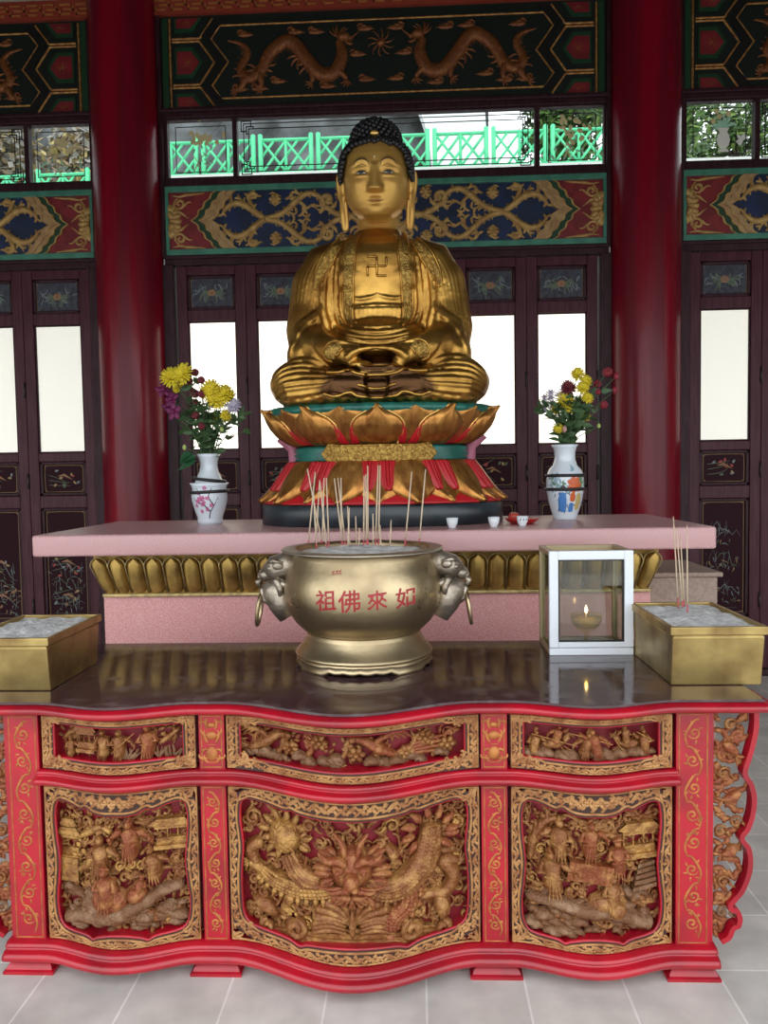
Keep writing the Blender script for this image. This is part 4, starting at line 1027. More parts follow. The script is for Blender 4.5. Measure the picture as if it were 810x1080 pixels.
def up_right(root, r):
    c = LC
    S(root, 'carved_undergrowth', m_carve, lambda b: undergrowth(b, c-.205, c+.205, U0, U1+.01, 100, r, -.012), -.04)
    for (u, d, h) in ((-.12, 1, .085), (.12, -1, .085)): S(root, 'carved_horse', m_carve, lambda b: horse(b, c+u, U0+.004, h, d, .010))
    for (u, v, h, a, l, mm) in ((-.115, .045, .072, (3, 2), .2, m_carve_red), (.115, .045, .072, (3, 1), -.2, m_carve), (-.185, .006, .09, (1, 3), .15, m_carve), (.02, .006, .105, (2, 3), -.25, m_carve_red), (-.03, .004, .095, (3, 2), .2, m_carve), (.175, .006, .095, (2, 1), -.1, m_carve)):
        S(root, 'carved_warrior', mm, lambda b: person(b, c+u, U0+v, h, r, .016, l, a, True, r.choice((0, 1, 2))))
    for (p, q) in (((-.19, .085), (-.05, .055)), ((-.07, .095), (.06, .06)), ((.05, .10), (.10, .03)), ((.14, .095), (.20, .06))):
        S(root, 'carved_spear', m_carve_gold, lambda b: b.rt([(c+p[0], U0+p[1]), (c+q[0], U0+q[1])], .0045, .03, 1, 5))
    S(root, 'carved_rock', m_carve_grey, lambda b: rocks(b, c-.2, c+.2, U0, U0+.02, 26, r, .006))
panel('upper_panel', 0, .412, .688, .866, rect(0, .368, U0-.004, U1), up_phoenix, 4, .007)
panel('upper_panel', -LC, .258, .688, .866, rect(-LC, .218, U0, U1), up_left, 5, .008)
panel('upper_panel', LC, .258, .688, .866, rect(LC, .218, U0, U1), up_right, 6, .008)
# ---- scalloped wing panels at the ends
for s in (-1, 1):
    xs = [1.146, 1.305, 1.303, 1.285, 1.270, 1.290, 1.300, 1.294, 1.278, 1.262, 1.283, 1.290, 1.282, 1.262, 1.238, 1.226, 1.246, 1.258, 1.252, 1.235, 1.222, 1.195, 1.146]
    zs = [.868, .868, .80, .72, .665, .63, .58, .52, .475, .45, .42, .37, .32, .27, .24, .222, .215, .185, .155, .145, .115, .098, .098]
    fz = lambda u, v, w: (s*u, Y0+.03-w, v)
    P = crom(list(zip(xs, zs))[1:-1], 4); edge = P
    ins = []
    for i, p in enumerate(P):
        a, d = P[max(i-1, 0)], P[min(i+1, len(P)-1)]; l = math.dist(a, d) or 1; ins.append((p[0]+(d[1]-a[1])/l*.016, p[1]-(d[0]-a[0])/l*.016))
    b = MB(fz); b.band(P, ins, -.02, .02); b.band([(1.146, .868), (1.146, .098)], [(1.162, .868), (1.162, .098)], -.02, .02)
    w_ = b.build('wing_frame', m_red, table); r = random.Random(9)
    b = MB(fz)
    def inside(u, v): 
        lim = 0; 
        best = min(P, key=lambda p: abs(p[1]-v)); return 1.165 < u < best[0]-.018
    for _ in range(150):
        u, v = r.uniform(1.165, 1.285), r.uniform(.125, .855)
        if inside(u, v):
            k = [p for p in curl(u, v, r.uniform(0, 6.28), r.uniform(.04, .07), r.uniform(-4, 4), 8) if inside(*p)]
            if len(k) > 3: b.rt(k, [.008, .010, .003], -.006, 1, 5)
    b.build('pierced_scrolls', m_carve_red, w_)
    for (u, v, a) in ((1.225, .58, .5), (1.22, .40, .6), (1.225, .74, 2.4)):
        b = MB(fz); fish(b, u, v, .034, a, .006); b.build('carved_fish', m_carve_red, w_)
    for (u, v) in ((1.20, .30), (1.20, .66), (1.24, .50), (1.2, .2), (1.22, .82), (1.19, .47)):
        b = MB(fz); cloud(b, u, v, .022, 1, .006); b.build('carved_cloud', m_carve_grey if v < .25 else m_carve, w_)
# ------------------------------------------------------------------ stone altar behind the table
m_terr = mat('pink_terrazzo', (0.47, 0.225, 0.235), 0.30, col2=(0.62, 0.42, 0.42), scale=300, lo=.40, hi=.68, detail=1)
m_terr2 = mat('coarse_pink_terrazzo', (0.56, 0.20, 0.205), 0.45, col2=(0.70, 0.44, 0.42), scale=240, lo=.40, hi=.66, detail=2)
m_terrtop = mat('polished_pink_top', (0.42, 0.22, 0.21), 0.14, col2=(0.52, 0.34, 0.33), scale=140, lo=.4, hi=.65, detail=2)
m_brass = mat('dark_brass', (0.58, 0.39, 0.115), 0.46, .85, col2=(0.27, 0.165, 0.05), scale=9, lo=.44, hi=.70, r2=.52)
m_brass_trim = mat('brass_trim', (0.52, 0.40, 0.18), 0.5, .8, col2=(0.36, 0.27, 0.13), scale=30)
altar = thing('stone_altar', 'pink terrazzo altar with brass lotus frieze behind the red table', 'altar', (0, 3.95, 0))
ZS = 1.383
b_ = MB(); b_.rbox(-1.55, 1.55, 3.45, 4.48, 1.284, ZS, .012); b_.build('slab', m_terr, altar)
b_ = MB(); b_.box(-1.36, 1.36, 3.78, 4.40, .0, 1.05); bevel(b_.build('body', m_terr2, altar), .006)
b_ = MB(); b_.box(-1.42, 1.42, 3.68, 4.42, 1.262, 1.284); b_.box(-1.355, 1.355, 3.755, 4.40, 1.045, 1.062)
bevel(b_.build('brass_trim', m_brass_trim, altar), .004)
def skew(x, s, t): return x-s*.055*t*max(0, (abs(x)-1.20)/.2)
def lobe(b, x, w, s):
    """one bulging lotus lobe: (across -1..1, down 0..1)"""
    rows = []; N = 12
    for i in range(N+1):
        t = i/N; row = []
        hw = w*.5*min(1, (1-(max(0, .25-t)/.25)**2)**.5+.02)*(1-.10*t) if t < .25 else w*.5*(1-.10*max(0, t-.25))*(1 if t < .86 else (1-((t-.86)/.14)**2*.55))
        for j in range(N+1):
            q = -1+2*j/N; bulge = (1-abs(q)**5)*(.30+.70*sin(PI*min(1, .08+t*.92))**.6)
            y = 3.712+.060*t-.046*bulge
            xx = x+q*hw
            xx = skew(xx, s, t)
            row.append((xx, y, 1.245-.178*t))
        rows.append(row)
    b.grid(rows)
def lobe_rim(b, x, w, s, k):
    P = []
    for i in range(17):
        a = PI-PI*i/16; P.append((skew(x+cos(a)*w*.5, s, .2), 3.700, 1.205+.045*sin(a)))
    lo = lambda sx: (skew(x+sx*w*.47, s, 1), 3.768, 1.066)
    b.tube([lo(-1)]+P+[lo(1)], .0036, 6)
nl = 30; wl = 2.80/nl
for i in range(nl):
    x = -1.40+wl*(i+.5); s = 1 if x > 0 else -1
    b = MB(); lobe(b, x, wl*.93, s); p_ = b.build('lotus_lobe', m_brass, altar)
    b = MB(); lobe_rim(b, x, wl*.98, s, i); b.build('lobe_rim', m_brass_trim, p_)
b_ = MB(); b_.box(-1.385, 1.385, 3.775, 4.40, 1.06, 1.264, lambda x, y, z: ((x if z > 1.2 else x*.965), y-(z-1.06)*.25, z)); b_.build('frieze_core', m_brass, altar)
b_ = MB(); b_.rbox(1.40, 1.76, 3.98, 4.5, 0, 1.085, .008); b_.rbox(1.40, 1.78, 3.96, 4.52, 1.086, 1.11, .006)
tag(b_.build('stone_block', mat('beige_stone', (.34, .25, .20), .6, col2=(.28, .2, .16), scale=60), origin=(1.58, 4.24, 0)), 'beige brown stone block standing behind the right end of the pink altar', 'stone block')

# ------------------------------------------------------------------ lotus throne
m_gold = mat('statue_gold', (0.60, 0.345, 0.080), 0.33, .94, col2=(0.27, 0.125, 0.026), scale=5, lo=.40, hi=.68, bump=.15, bscale=45, r2=.44)
m_face = mat('face_gold', (0.58, 0.340, 0.085), 0.38, .62, col2=(0.46, 0.24, 0.052), scale=6, lo=.40, hi=.70, r2=.44)
m_gold2 = mat('robe_band_gold', (0.52, 0.33, 0.085), 0.42, .95, col2=(0.27, 0.15, 0.04), scale=70, bump=.8, bscale=110)
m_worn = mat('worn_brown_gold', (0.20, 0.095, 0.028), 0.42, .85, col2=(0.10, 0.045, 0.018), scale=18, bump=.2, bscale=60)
m_petal = mat('petal_gold', (0.50, 0.24, 0.06), 0.36, .85, col2=(0.30, 0.115, 0.03), scale=6, lo=.38, hi=.68, bump=.25, bscale=14, stretch=(5, 5, .8))
m_petal2 = mat('petal_edge_gold', (0.72, 0.46, 0.14), 0.35, .9)
m_throne_red = mat('throne_red', (0.42, 0.008, 0.014), 0.4)
m_throne_teal = mat('throne_teal', (0.006, 0.085, 0.065), 0.35, col2=(0.012, 0.14, 0.11), scale=14)
m_base = mat('black_base', (0.012, 0.017, 0.022), 0.32, col2=(0.022, 0.032, 0.04), scale=9)
BX, BY = 0.040, 4.06
SQ = .62
throne = thing('lotus_throne', 'gold and red double lotus throne on black base under the seated statue', 'pedestal', (BX, BY, ZS))
def lath(prof, n=72, **k):
    b = MB(); b.lathe(prof, n, (BX, BY, 0), 1, SQ, **k); return b
lath([(.0, ZS), (.625, ZS), (.635, ZS+.006), (.635, ZS+.098), (.622, ZS+.108), (0, ZS+.108)]).build('black_base', m_base, throne)
lath([(.60, 1.491), (.625, 1.493), (.622, 1.503), (.53, 1.56), (.465, 1.64), (.43, 1.70), (.0, 1.70)]).build('lower_core', m_throne_red, throne)
lath([(.40, 1.695), (.44, 1.70), (.46, 1.712), (.445, 1.725), (.462, 1.74), (.445, 1.755), (.46, 1.768), (.44, 1.782), (.40, 1.785)]).build('waist', m_throne_teal, throne)
for s in (-1, 1):
    b = MB(); b.tube([(BX+s*.44, BY+.05, 1.66), (BX+s*.465, BY+.05, 1.72), (BX+s*.47, BY+.05, 1.78), (BX+s*.52, BY+.05, 1.85)], [.05, .035, .035, .05], 10); b.build('waist_bracket', mat('faded_pink_%d' % s, (.42, .13, .2), .5), throne)
lath([(.40, 1.782), (.42, 1.80), (.49, 1.86), (.545, 1.93), (.54, 1.955), (0, 1.955)]).build('upper_core', m_throne_red, throne)
b_ = MB(); b_.lathe([(0, 1.94), (.565, 1.94), (.585, 1.95), (.585, 1.972), (.56, 1.985), (.0, 1.985)], 180, (BX, BY, 0), 1, SQ, mod=lambda a, z: 1+.016*abs(sin(18*a)) if z > 1.945 else 1); b_.build('seed_pod', m_throne_teal, throne)
b_ = MB()                                                       # gold plaque across the waist
P = [(-.30, 0), (-.255, .052), (-.20, .040), (.20, .040), (.255, .052), (.30, 0), (.255, -.046), (.2, -.036), (-.2, -.036), (-.255, -.046)]
def plq(u, v, w):
    a = u/.47; return (BX+(.468+w)*sin(a), BY-(.468+w)*SQ*cos(a)-.004, 1.742+v)
b_.xf = plq
A = [(-.30, 0)]+[(x, v) for x, v in resample([(-.255, .048), (-.20, .038), (.20, .038), (.255, .048)], 30)]+[(.30, 0)]
B = [(-.30, 0)]+[(x, v) for x, v in resample([(-.255, -.042), (-.20, -.034), (.20, -.034), (.255, -.042)], 30)]+[(.30, 0)]
b_.band(A, B, -.01, .014); b_.rt(A, .006, .012, 1, 5); b_.rt(B, .006, .012, 1, 5)
rr = random.Random(3)
for k in range(70): u = rr.uniform(-.26, .26); b_.rt(curl(u, rr.uniform(-.025, .028), rr.uniform(0, 6), .04, rr.uniform(-4, 4), 6), [.004, .005, .002], .013, 1, 4)
b_.build('gold_plaque', m_gold2, throne)
def petal(a0, da, prof, tipcurl, name='petal', bend=.05, ro=0.0, mm=None, W=(.55, .78, .95, 1.0, .93, .72, .40, .16, .0)):
    """double-curved petal: prof = [(r, z)] base to tip"""
    N, M_ = 22, 16; rows = []
    for i in range(N+1):
        s = i/N; r0 = lerpl([p[0] for p in prof], s); z0 = lerpl([p[1] for p in prof], s)
        w = lerpl(W, s)*da
        row = []
        for j in range(M_+1):
            t = -1+2*j/M_
            r = r0+ro-bend*abs(t)**2.2*(.4+.6*s)+.010*(1-t*t)*(1-s)+.004*cos(t*15)*(1-s*.5)
            a = a0+t*w
            row.append((BX+r*sin(a), BY-r*SQ*cos(a), z0+.012*abs(t)**3*(1 if tipcurl > 0 else -1)*(s if s < .9 else 0)))
        rows.append(row)
    b = MB(); b.grid(rows); o = b.build(name, mm or m_petal, throne)
    sd = o.modifiers.new('thick', 'SOLIDIFY'); sd.thickness = .012; sd.offset = -1
    e = MB()
    L = [r_[0] for r_ in rows]+[r_[-1] for r_ in rows[::-1]]; e.tube(L[2:-2], [.003]+[.0055]*3+[.003], 6); e.build('gilt_edge', m_petal2, o) if mm is None else None
up = [(.435, 1.785), (.475, 1.802), (.525, 1.835), (.562, 1.875), (.588, 1.915), (.602, 1.945), (.625, 1.975)]
up2 = [(.43, 1.79), (.47, 1.812), (.515, 1.85), (.55, 1.89), (.575, 1.925), (.592, 1.95), (.605, 1.968)]
dn = [(.455, 1.700), (.478, 1.675), (.505, 1.640), (.535, 1.600), (.568, 1.560), (.603, 1.525), (.640, 1.500)]
dn2 = [(.450, 1.702), (.470, 1.675), (.495, 1.640), (.522, 1.600), (.553, 1.560), (.586, 1.525), (.618, 1.500)]
for k in range(10):
    a = 2*PI*k/10
    petal(a+PI/10, .40, up2, 1, 'inner_petal', .03, .0, None, (.5, .70, .86, .96, 1.0, .90, .62, .26, .0)); petal(a, .240, up, 1, 'petal', .05, .022, None, (.86, .90, .95, 1, 1, .82, .46, .17, .0))
    for q in (-1, 1): petal(a+q*.215, .10, up2[:4], 1, 'red_petal', .02, .014, m_throne_red, (1, 1, 1, .95, .8, .5, .1))
    petal(a+PI/10, .310, dn, -1, 'petal', .045, .016); petal(a, .36, dn2, -1, 'inner_petal', .03, .004)
    for q in (-1, 1): petal(a+q*.085, .075, dn[:5], -1, 'red_petal', .02, .020, m_throne_red, (1, 1, .97, .9, .75, .5, .1))

# ------------------------------------------------------------------ the seated statue
OZ = 1.985
statue = thing('buddha_statue', 'golden seated statue with black curled hair on the lotus throne', 'statue', (BX, BY, OZ))
L0 = lambda x, y, z: (BX+x, BY+y, OZ+z)
def remesh(mb, voxel, smooth):
    o = mb.build('tmp', m_gold)
    r = o.modifiers.new('r', 'REMESH'); r.mode = 'VOXEL'; r.voxel_size = voxel
    if smooth: s = o.modifiers.new('s', 'SMOOTH'); s.factor = .5; s.iterations = smooth
    dg = bpy.context.evaluated_depsgraph_get(); ev = o.evaluated_get(dg); me = ev.to_mesh()
    n = len(me.vertices); co = np.empty(n*3); me.vertices.foreach_get('co', co)
    V = co.reshape(-1, 3).copy(); Fc = [tuple(p.vertices) for p in me.polygons]
    ev.to_mesh_clear(); d = o.data; bpy.data.objects.remove(o); bpy.data.meshes.remove(d)
    return V, Fc
b = MB(L0)
b.lathe([(.27, -.0), (.27, .12), (.255, .30), (.26, .45), (.275, .58), (.30, .70), (.295, .77), (.26, .825), (.20, .868), (.145, .895), (.112, .93), (.106, .98), (.110, 1.06)], 40, (0, .06, 0), 1, .66, True, True)
for s in (-1, 1):
    b.ell((s*.10, -.075, .66), (.115, .055, .09))                                              # chest
    b.tube([(s*.17, .06, .80), (s*.27, .055, .755), (s*.33, .05, .64), (s*.355, .03, .50), (s*.365, .0, .40), (s*.36, -.03, .33)], [.10, .125, .128, .125, .125, .115], 16)
    b.tube([(s*.37, -.02, .34), (s*.30, -.16, .290), (s*.21, -.245, .262), (s*.13, -.28, .245), (s*.075, -.30, .238)], [.115, .095, .070, .048, .040], 14)
    b.ell((s*.375, -.06, .26), (.105, .15, .12)); b.ell((s*.27, -.18, .240), (.10, .09, .065))       # hanging sleeve
    b.tube([(s*.20, -.215, .300), (s*.19, -.235, .262), (s*.20, -.225, .205)], [.042, .055, .028], 12)
    b.ell((s*.355, -.10, .115), (.212, .205, .126)); b.ell((s*.42, -.06, .105), (.147, .17, .108))   # knee
    b.tube([(s*.20, .05, .10), (s*.36, -.10, .14)], [.14, .13], 16)
    b.tube([(s*.42, -.19, .085), (s*.25, -.265, .085), (s*.05, -.29, .09)], [.10, .092, .075], 14)
b.ell((0, -.035, .335), (.245, .205, .115)); b.ell((0, -.12, .085), (.36, .20, .105)); b.ell((0, 0, .06), (.45, .24, .075))
V, Fc = remesh(b, .0085, 6)
bv = BVHTree.FromPolygons([Vector(v) for v in V], Fc)
def hit(x, z, lift=0.0):
    h = bv.ray_cast(Vector((BX+x, BY-2, OZ+z)), Vector((0, 1, 0)))
    if h[0] is None: return None
    return (h[0].x-BX, h[0].y-BY-lift, h[0].z-OZ)
def ridge(b, P, r, lift=0.0, n=8):
    run = []
    for x, z in resample(crom(P, 8), 46):
        q = hit(x, z, lift)
        if q is None or (run and abs(q[1]-run[-1][1]) > .09):
            if len(run) > 3: b.tube(run, r, n)
            run = [q] if q else []
            continue
        run.append(q)
    if len(run) > 3: b.tube(run, r, n)
b2 = MB(L0)
b2.v = [tuple(v) for v in V]; b2.f = list(Fc); b2.mi = [0]*len(Fc); b2.sm = [True]*len(Fc)
# hands: palms, curled fingers, thumbs that meet
for s in (-1, 1):
    zz = .184 if s < 0 else .160
    b2.ell((s*.078, -.318, zz), (.060, .046, .020))
    b2.tube([(s*.16, -.285, .240), (s*.125, -.305, .212), (s*.085, -.315, zz+.008)], [.045, .036, .022], 12)
    for k, (L, r_) in enumerate(((.150, .0125), (.160, .0135), (.152, .0128), (.122, .0110))):
        y = -.362+.024*k; z = zz-.006-.006*abs(k-1.5)
        b2.tube([(s*.085, y+.014, z+.004), (s*.030, y-.010, z-.010), (-s*.030, y-.010, z-.010), (s*.07-s*L, y+.006, z+.004)], [r_*1.05, r_, r_*.95, r_*.65], 10)
    b2.tube([(s*.140, -.318, .215), (s*.112, -.338, .238), (s*.075, -.354, .252), (s*.030, -.362, .257), (s*.002, -.360, .258)], [.025, .019, .0155, .0135, .009], 10)
TP = [.004, .015, .018, .013, .004]
for s in (-1, 1):
    m2 = lambda P: [(s*x, z) for x, z in P]
    for k in range(5):                                          # swags that leave the shoulders and meet under the belt
        ridge(b2, m2([(.178+.026*k, .80-.03*k), (.186+.030*k, .62), (.188+.030*k, .50-.005*k), (.150+.026*k, .425-.022*k), (.075+.008*k, .388-.026*k), (0, .380-.027*k)]), [.008, .0135, .0150, .0150, .0135, .0115])
    for k in range(7):                                          # folds of the shoulder and upper sleeve
        ridge(b2, m2([(.16+.012*k, .875-.006*k), (.24+.022*k, .80-.010*k), (.315+.019*k, .66), (.35+.018*k, .50-.01*k), (.40+.012*k, .385)]), TP)
    for k in range(6): ridge(b2, m2([(.275, .56-.012*k), (.315+.018*k, .47-.012*k), (.38+.012*k, .40-.022*k), (.43+.004*k, .33-.022*k)]), TP)
    for k in range(6): ridge(b2, m2([(.300+.004*k, .425-.02*k), (.275, .365-.022*k), (.230-.004*k, .310-.02*k), (.20-.004*k, .270-.02*k)]), [.004, .014, .015, .006])
    for k in range(8):                                          # knees: folds fan from the inside of the lap
        ridge(b2, m2([(.185+.006*k, .170-.013*k), (.26, .200-.023*k), (.36, .225-.029*k), (.46, .214-.028*k), (.54-.003*k, .155-.021*k)]), [.005, .0145, .017, .014, .005])
    ridge(b2, m2([(.13, .555), (.085, .545), (.03, .552), (0, .565)]), [.003, .008, .008, .003])     # line under the breast
    ridge(b2, m2([(.2, .06), (.1, .035), (0, .03)]), [.008, .012, .012]); 
    ridge(b2, m2([(.215, .150), (.16, .145), (.10, .142), (.05, .130), (0, .127)]), [.012, .013, .013, .012])
    ridge(b2, m2([(.12, .075), (.06, .06), (0, .062)]), [.003, .009, .009])
    for k in range(9):                                          # scalloped hem
        x = .03+.055*k; ridge(b2, m2([(x-.028, .008), (x, .030+.006*(k % 2)), (x+.028, .008)]), [.009, .014, .009])
for k in range(13): ridge(b2, [(-.132+.022*k, .498), (-.128+.0213*k, .455), (-.12+.02*k, .412)], [.012, .014, .008], .003)
ridge(b2, [(-.15, .505), (0, .510), (.15, .505)], .009); ridge(b2, [(-.15, .418), (0, .412), (.15, .418)], .007)
for k in range(9): ridge(b2, [(-.08+.02*k, .410), (-.090+.0225*k, .378)], [.011, .007], .002)
V, Fc = remesh(b2, .0058, 1)
V[:, 2] = np.maximum(V[:, 2], OZ+.001)
b = MB(); b.v = [tuple(v) for v in V]; b.f = Fc; b.sm = [True]*len(Fc)
body = b.build('body', m_gold, statue)
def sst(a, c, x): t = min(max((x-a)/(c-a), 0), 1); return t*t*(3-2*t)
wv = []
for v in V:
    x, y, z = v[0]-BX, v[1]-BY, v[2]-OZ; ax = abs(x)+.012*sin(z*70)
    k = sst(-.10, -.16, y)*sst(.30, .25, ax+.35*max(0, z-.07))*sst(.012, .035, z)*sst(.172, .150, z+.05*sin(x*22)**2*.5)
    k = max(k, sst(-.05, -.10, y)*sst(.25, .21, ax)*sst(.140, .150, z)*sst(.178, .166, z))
    k = max(k, sst(.12, .085, ax+.6*abs(z-.228))*sst(.205, .215, z)*sst(.262, .246, z)*sst(-.345, -.325, y))  # opening between thumbs and palms darkened in the colour too
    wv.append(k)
at_ = body.data.attributes.new('worn_dark', 'FLOAT', 'POINT'); at_.data.foreach_set('value', wv)
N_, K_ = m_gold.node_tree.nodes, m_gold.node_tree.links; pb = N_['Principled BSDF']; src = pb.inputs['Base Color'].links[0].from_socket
an = N_.new('ShaderNodeAttribute'); an.attribute_name = 'worn_dark'; mx_ = N_.new('ShaderNodeMix'); mx_.data_type = 'RGBA'
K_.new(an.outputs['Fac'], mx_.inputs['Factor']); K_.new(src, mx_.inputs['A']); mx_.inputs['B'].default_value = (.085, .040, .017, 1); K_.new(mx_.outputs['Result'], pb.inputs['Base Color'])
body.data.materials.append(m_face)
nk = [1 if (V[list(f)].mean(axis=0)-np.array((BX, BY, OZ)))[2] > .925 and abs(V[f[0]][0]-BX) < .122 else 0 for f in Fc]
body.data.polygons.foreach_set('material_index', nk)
bv = BVHTree.FromPolygons([Vector(v) for v in V], Fc)
def ribbon(P, hw, lift, mm, name, parent, edge=True, start=0):
    """a cloth band laid on the body; P = [(x, z)]"""
    C_ = resample(crom(P, 8), 60); rows = []; b = MB(L0); E1, E2 = [], []
    for i, (x, z) in enumerate(C_):
        a, d = C_[max(i-1, 0)], C_[min(i+1, 59)]; l = math.dist(a, d) or 1; nx, nz = -(d[1]-a[1])/l, (d[0]-a[0])/l
        h_ = hw if not hasattr(hw, '__len__') else lerpl(hw, i/59); row = []
        for j in range(7):
            t = -1+2*j/6; q = hit(x+nx*h_*t, z+nz*h_*t, lift*(1-.5*t**4))
            row.append(q)
        if None in row: continue
        y = sorted(q[1] for q in row); m_ = y[3]; row = [(q[0], min(max(q[1], m_-.02), m_+.02), q[2]) for q in row]
        rows.append([(row[0][0], row[0][1]+.02, row[0][2])]+row+[(row[-1][0], row[-1][1]+.02, row[-1][2])]); E1.append(row[0]); E2.append(row[-1])
    b.grid(rows); o = b.build(name, mm, parent)
    if edge:
        for E in (E1, E2):
            b = MB(L0); b.tube(E, .0055, 6); b.build('piping', m_gold, o)
    return o
for s in (-1, 1):
    ribbon([(s*.105, .905), (s*.128, .84), (s*.145, .70), (s*.152, .56), (s*.150, .46), (s*.118, .405)], [.026, .030, .030, .028, .026, .014], .014, m_gold2, 'robe_lapel', statue)
    ribbon([(s*.150, .895), (s*.205, .84), (s*.265, .74), (s*.305, .655), (s*.318, .60)], [.012, .026, .032, .026, .006], .013, m_gold2, 'robe_collar', statue)
    ribbon([(s*.175, .285), (s*.212, .262), (s*.228, .235), (s*.210, .212)], [.022, .036, .034, .012], .012, m_gold2, 'cuff', statue)
for P in ([(-.245, .150), (-.18, .148), (-.135, .160), (-.10, .142), (-.05, .130), (0, .127), (.05, .130), (.10, .142), (.135, .160), (.18, .148), (.245, .150)], [(-.26, .045), (-.20, .032), (-.13, .050), (-.09, .030), (0, .026), (.09, .030), (.13, .050), (.20, .032), (.26, .045)], [(-.09, .085), (-.04, .072), (.0, .069), (.04, .072), (.09, .085)]):
    Q = [hit(x, z, .000) for x, z in resample(crom(P, 6), 60)]; b = MB(L0); b.tube([q for q in Q if q], .0085, 7); b.build('robe_hem', m_gold, statue)
# emblem on the breast
b = MB(L0); e = .047; w_ = .0085
for (x0, z0, x1, z1) in ((-e, 0, e, 0), (0, -e, 0, e), (-e, e, 0, e), (e, 0, e, e), (0, -e, e, -e), (-e, -e, -e, 0)):
    P = [hit(x0+(x1-x0)*t, .70+z0+(z1-z0)*t, .0025) for t in (0, .25, .5, .75, 1)]
    b.tube([p for p in P if p], .0062, 4)
b.build('breast_emblem', m_gold, statue)

# ---- head: stacked sections with the features pressed into the front
HZ = .950                                                       # chin above the seat
HY = .005
TILT = math.radians(11.0); PIV = (.03, HZ+.06)
def tilt(x, y, z):
    dy, dz = y-PIV[0], z-PIV[1]; c_, s_ = cos(TILT), sin(TILT)
    return (x, PIV[0]+dy*c_-dz*s_, PIV[1]+dz*c_+dy*s_)
LH = lambda x, y, z: L0(*tilt(x, y, z))
def hw_(z): return lerpl([.055, .098, .128, .146, .157, .163, .167, .169, .169, .168, .165, .158, .146, .128, .100, .055, .004], (z-.014)/.456)
def hf_(z): return lerpl([.075, .128, .146, .154, .158, .161, .163, .163, .162, .160, .155, .146, .132, .112, .085, .046, .004], (z-.014)/.456)
G = lambda x, s: math.exp(-(x/s)**2)
def face(x, z):
    """how far the face stands out at (x, z), metres"""
    d = 0.0
    t = (z-.150)/(.268-.150)
    if -.12 < t < 1.15:                                         # nose
        k = max(0, min(1, (t+.10)/.14)) if t < .04 else 1
        d += (.052-.040*max(0, min(1, t))**.9)*G(x, .019+.010*(1-max(0, min(1, t)))**2)*k*(1 if t < 1 else max(0, 1-(t-1)/.15))
    for s in (-1, 1):
        d += .016*G(x-s*.026, .0125)*G(z-.163, .013)            # nostrils
        d -= .014*G(x-s*.066, .036)*G(z-.238, .022)             # socket
        d += .011*G(x-s*.070, .032)*G(z-.250, .0135)            # upper lid
        d += .008*G(x-s*.068, .030)*G(z-.222, .008)             # lower lid
        d += .009*G(x-s*.072, .045)*G(z-.292+.9*(abs(x)-.066)**2*8, .012)  # brow
        d += .010*G(x-s*.095, .045)*G(z-.165, .05)              # cheek
        d += .004*G(x-s*.014, .012)*G(z-.113, .0075)
    d += .010*G(x, .027)*G(z-.111, .0085)+.011*G(x, .023)*G(z-.090, .0095)-.006*G(x, .030)*G(z-.101, .0035)
    d -= .005*G(x, .012)*G(z-.133, .012)
    d -= .0015*G(x, .03)*G(z-.070, .010)
    d += .010*G(x, .040)*G(z-.050, .022)
    return d
def hpt(a, z):
    A, Bf = hw_(z), hf_(z); ca, sa = cos(a), sin(a); n = 2.35
    r = (abs(ca)**n+abs(sa)**n)**(-1/n)
    x, y = A*r*ca, (Bf if sa < 0 else Bf*1.08)*r*sa
    if sa < 0: y -= face(x, z)*min(1, (-sa)**.7*1.15)
    return (x, HY+y, HZ+z)
b = MB(L0); rows = []
for i in range(131):
    z = .014+.456*i/130
    rows.append([hpt(2*PI*j/220, z) for j in range(220)])
b.grid(rows, True, True, True)
for s in (-1, 1):                                               # ears with long lobes
    for P, R in (([(.168, .02, .235), (.184, .03, .262), (.196, .045, .255), (.200, .05, .215), (.194, .045, .165), (.184, .035, .125), (.180, .025, .07), (.176, .022, .02), (.168, .016, -.015), (.160, .012, .01), (.160, .012, .07), (.163, .010, .13)], [.008, .012, .013, .013, .012, .014, .016, .017, .015, .012, .010, .009]),
                 ([(.172, .015, .225), (.184, .026, .235), (.188, .034, .21), (.183, .03, .175), (.175, .02, .15)], [.006, .008, .008, .007, .006]),
                 ([(.166, .02, .245), (.174, .035, .19), (.170, .03, .11), (.166, .02, .02)], [.012, .016, .014, .012])):
        b.tube([(s*x, y, HZ+z) for x, y, z in crom(P, 4)], R, 10)
bh = BVHTree.FromPolygons([Vector(v) for v in b.v], b.f)
b.v = [LH(x-BX, y-BY, z-OZ) for x, y, z in b.v]
head = b.build('head', m_face, statue)
def onhead(x, z, lift):
    h = bh.ray_cast(Vector((BX+x, BY-2, OZ+HZ+z)), Vector((0, 1, 0)))
    return (h[0].x-BX, h[0].y-BY-lift, h[0].z-OZ)
m_eyew = mat('eye_white', (.40, .33, .22), .35); m_ink = mat('ink_black', (.008, .007, .006), .35); m_lip = mat('lip_line', (.25, .10, .035), .4)
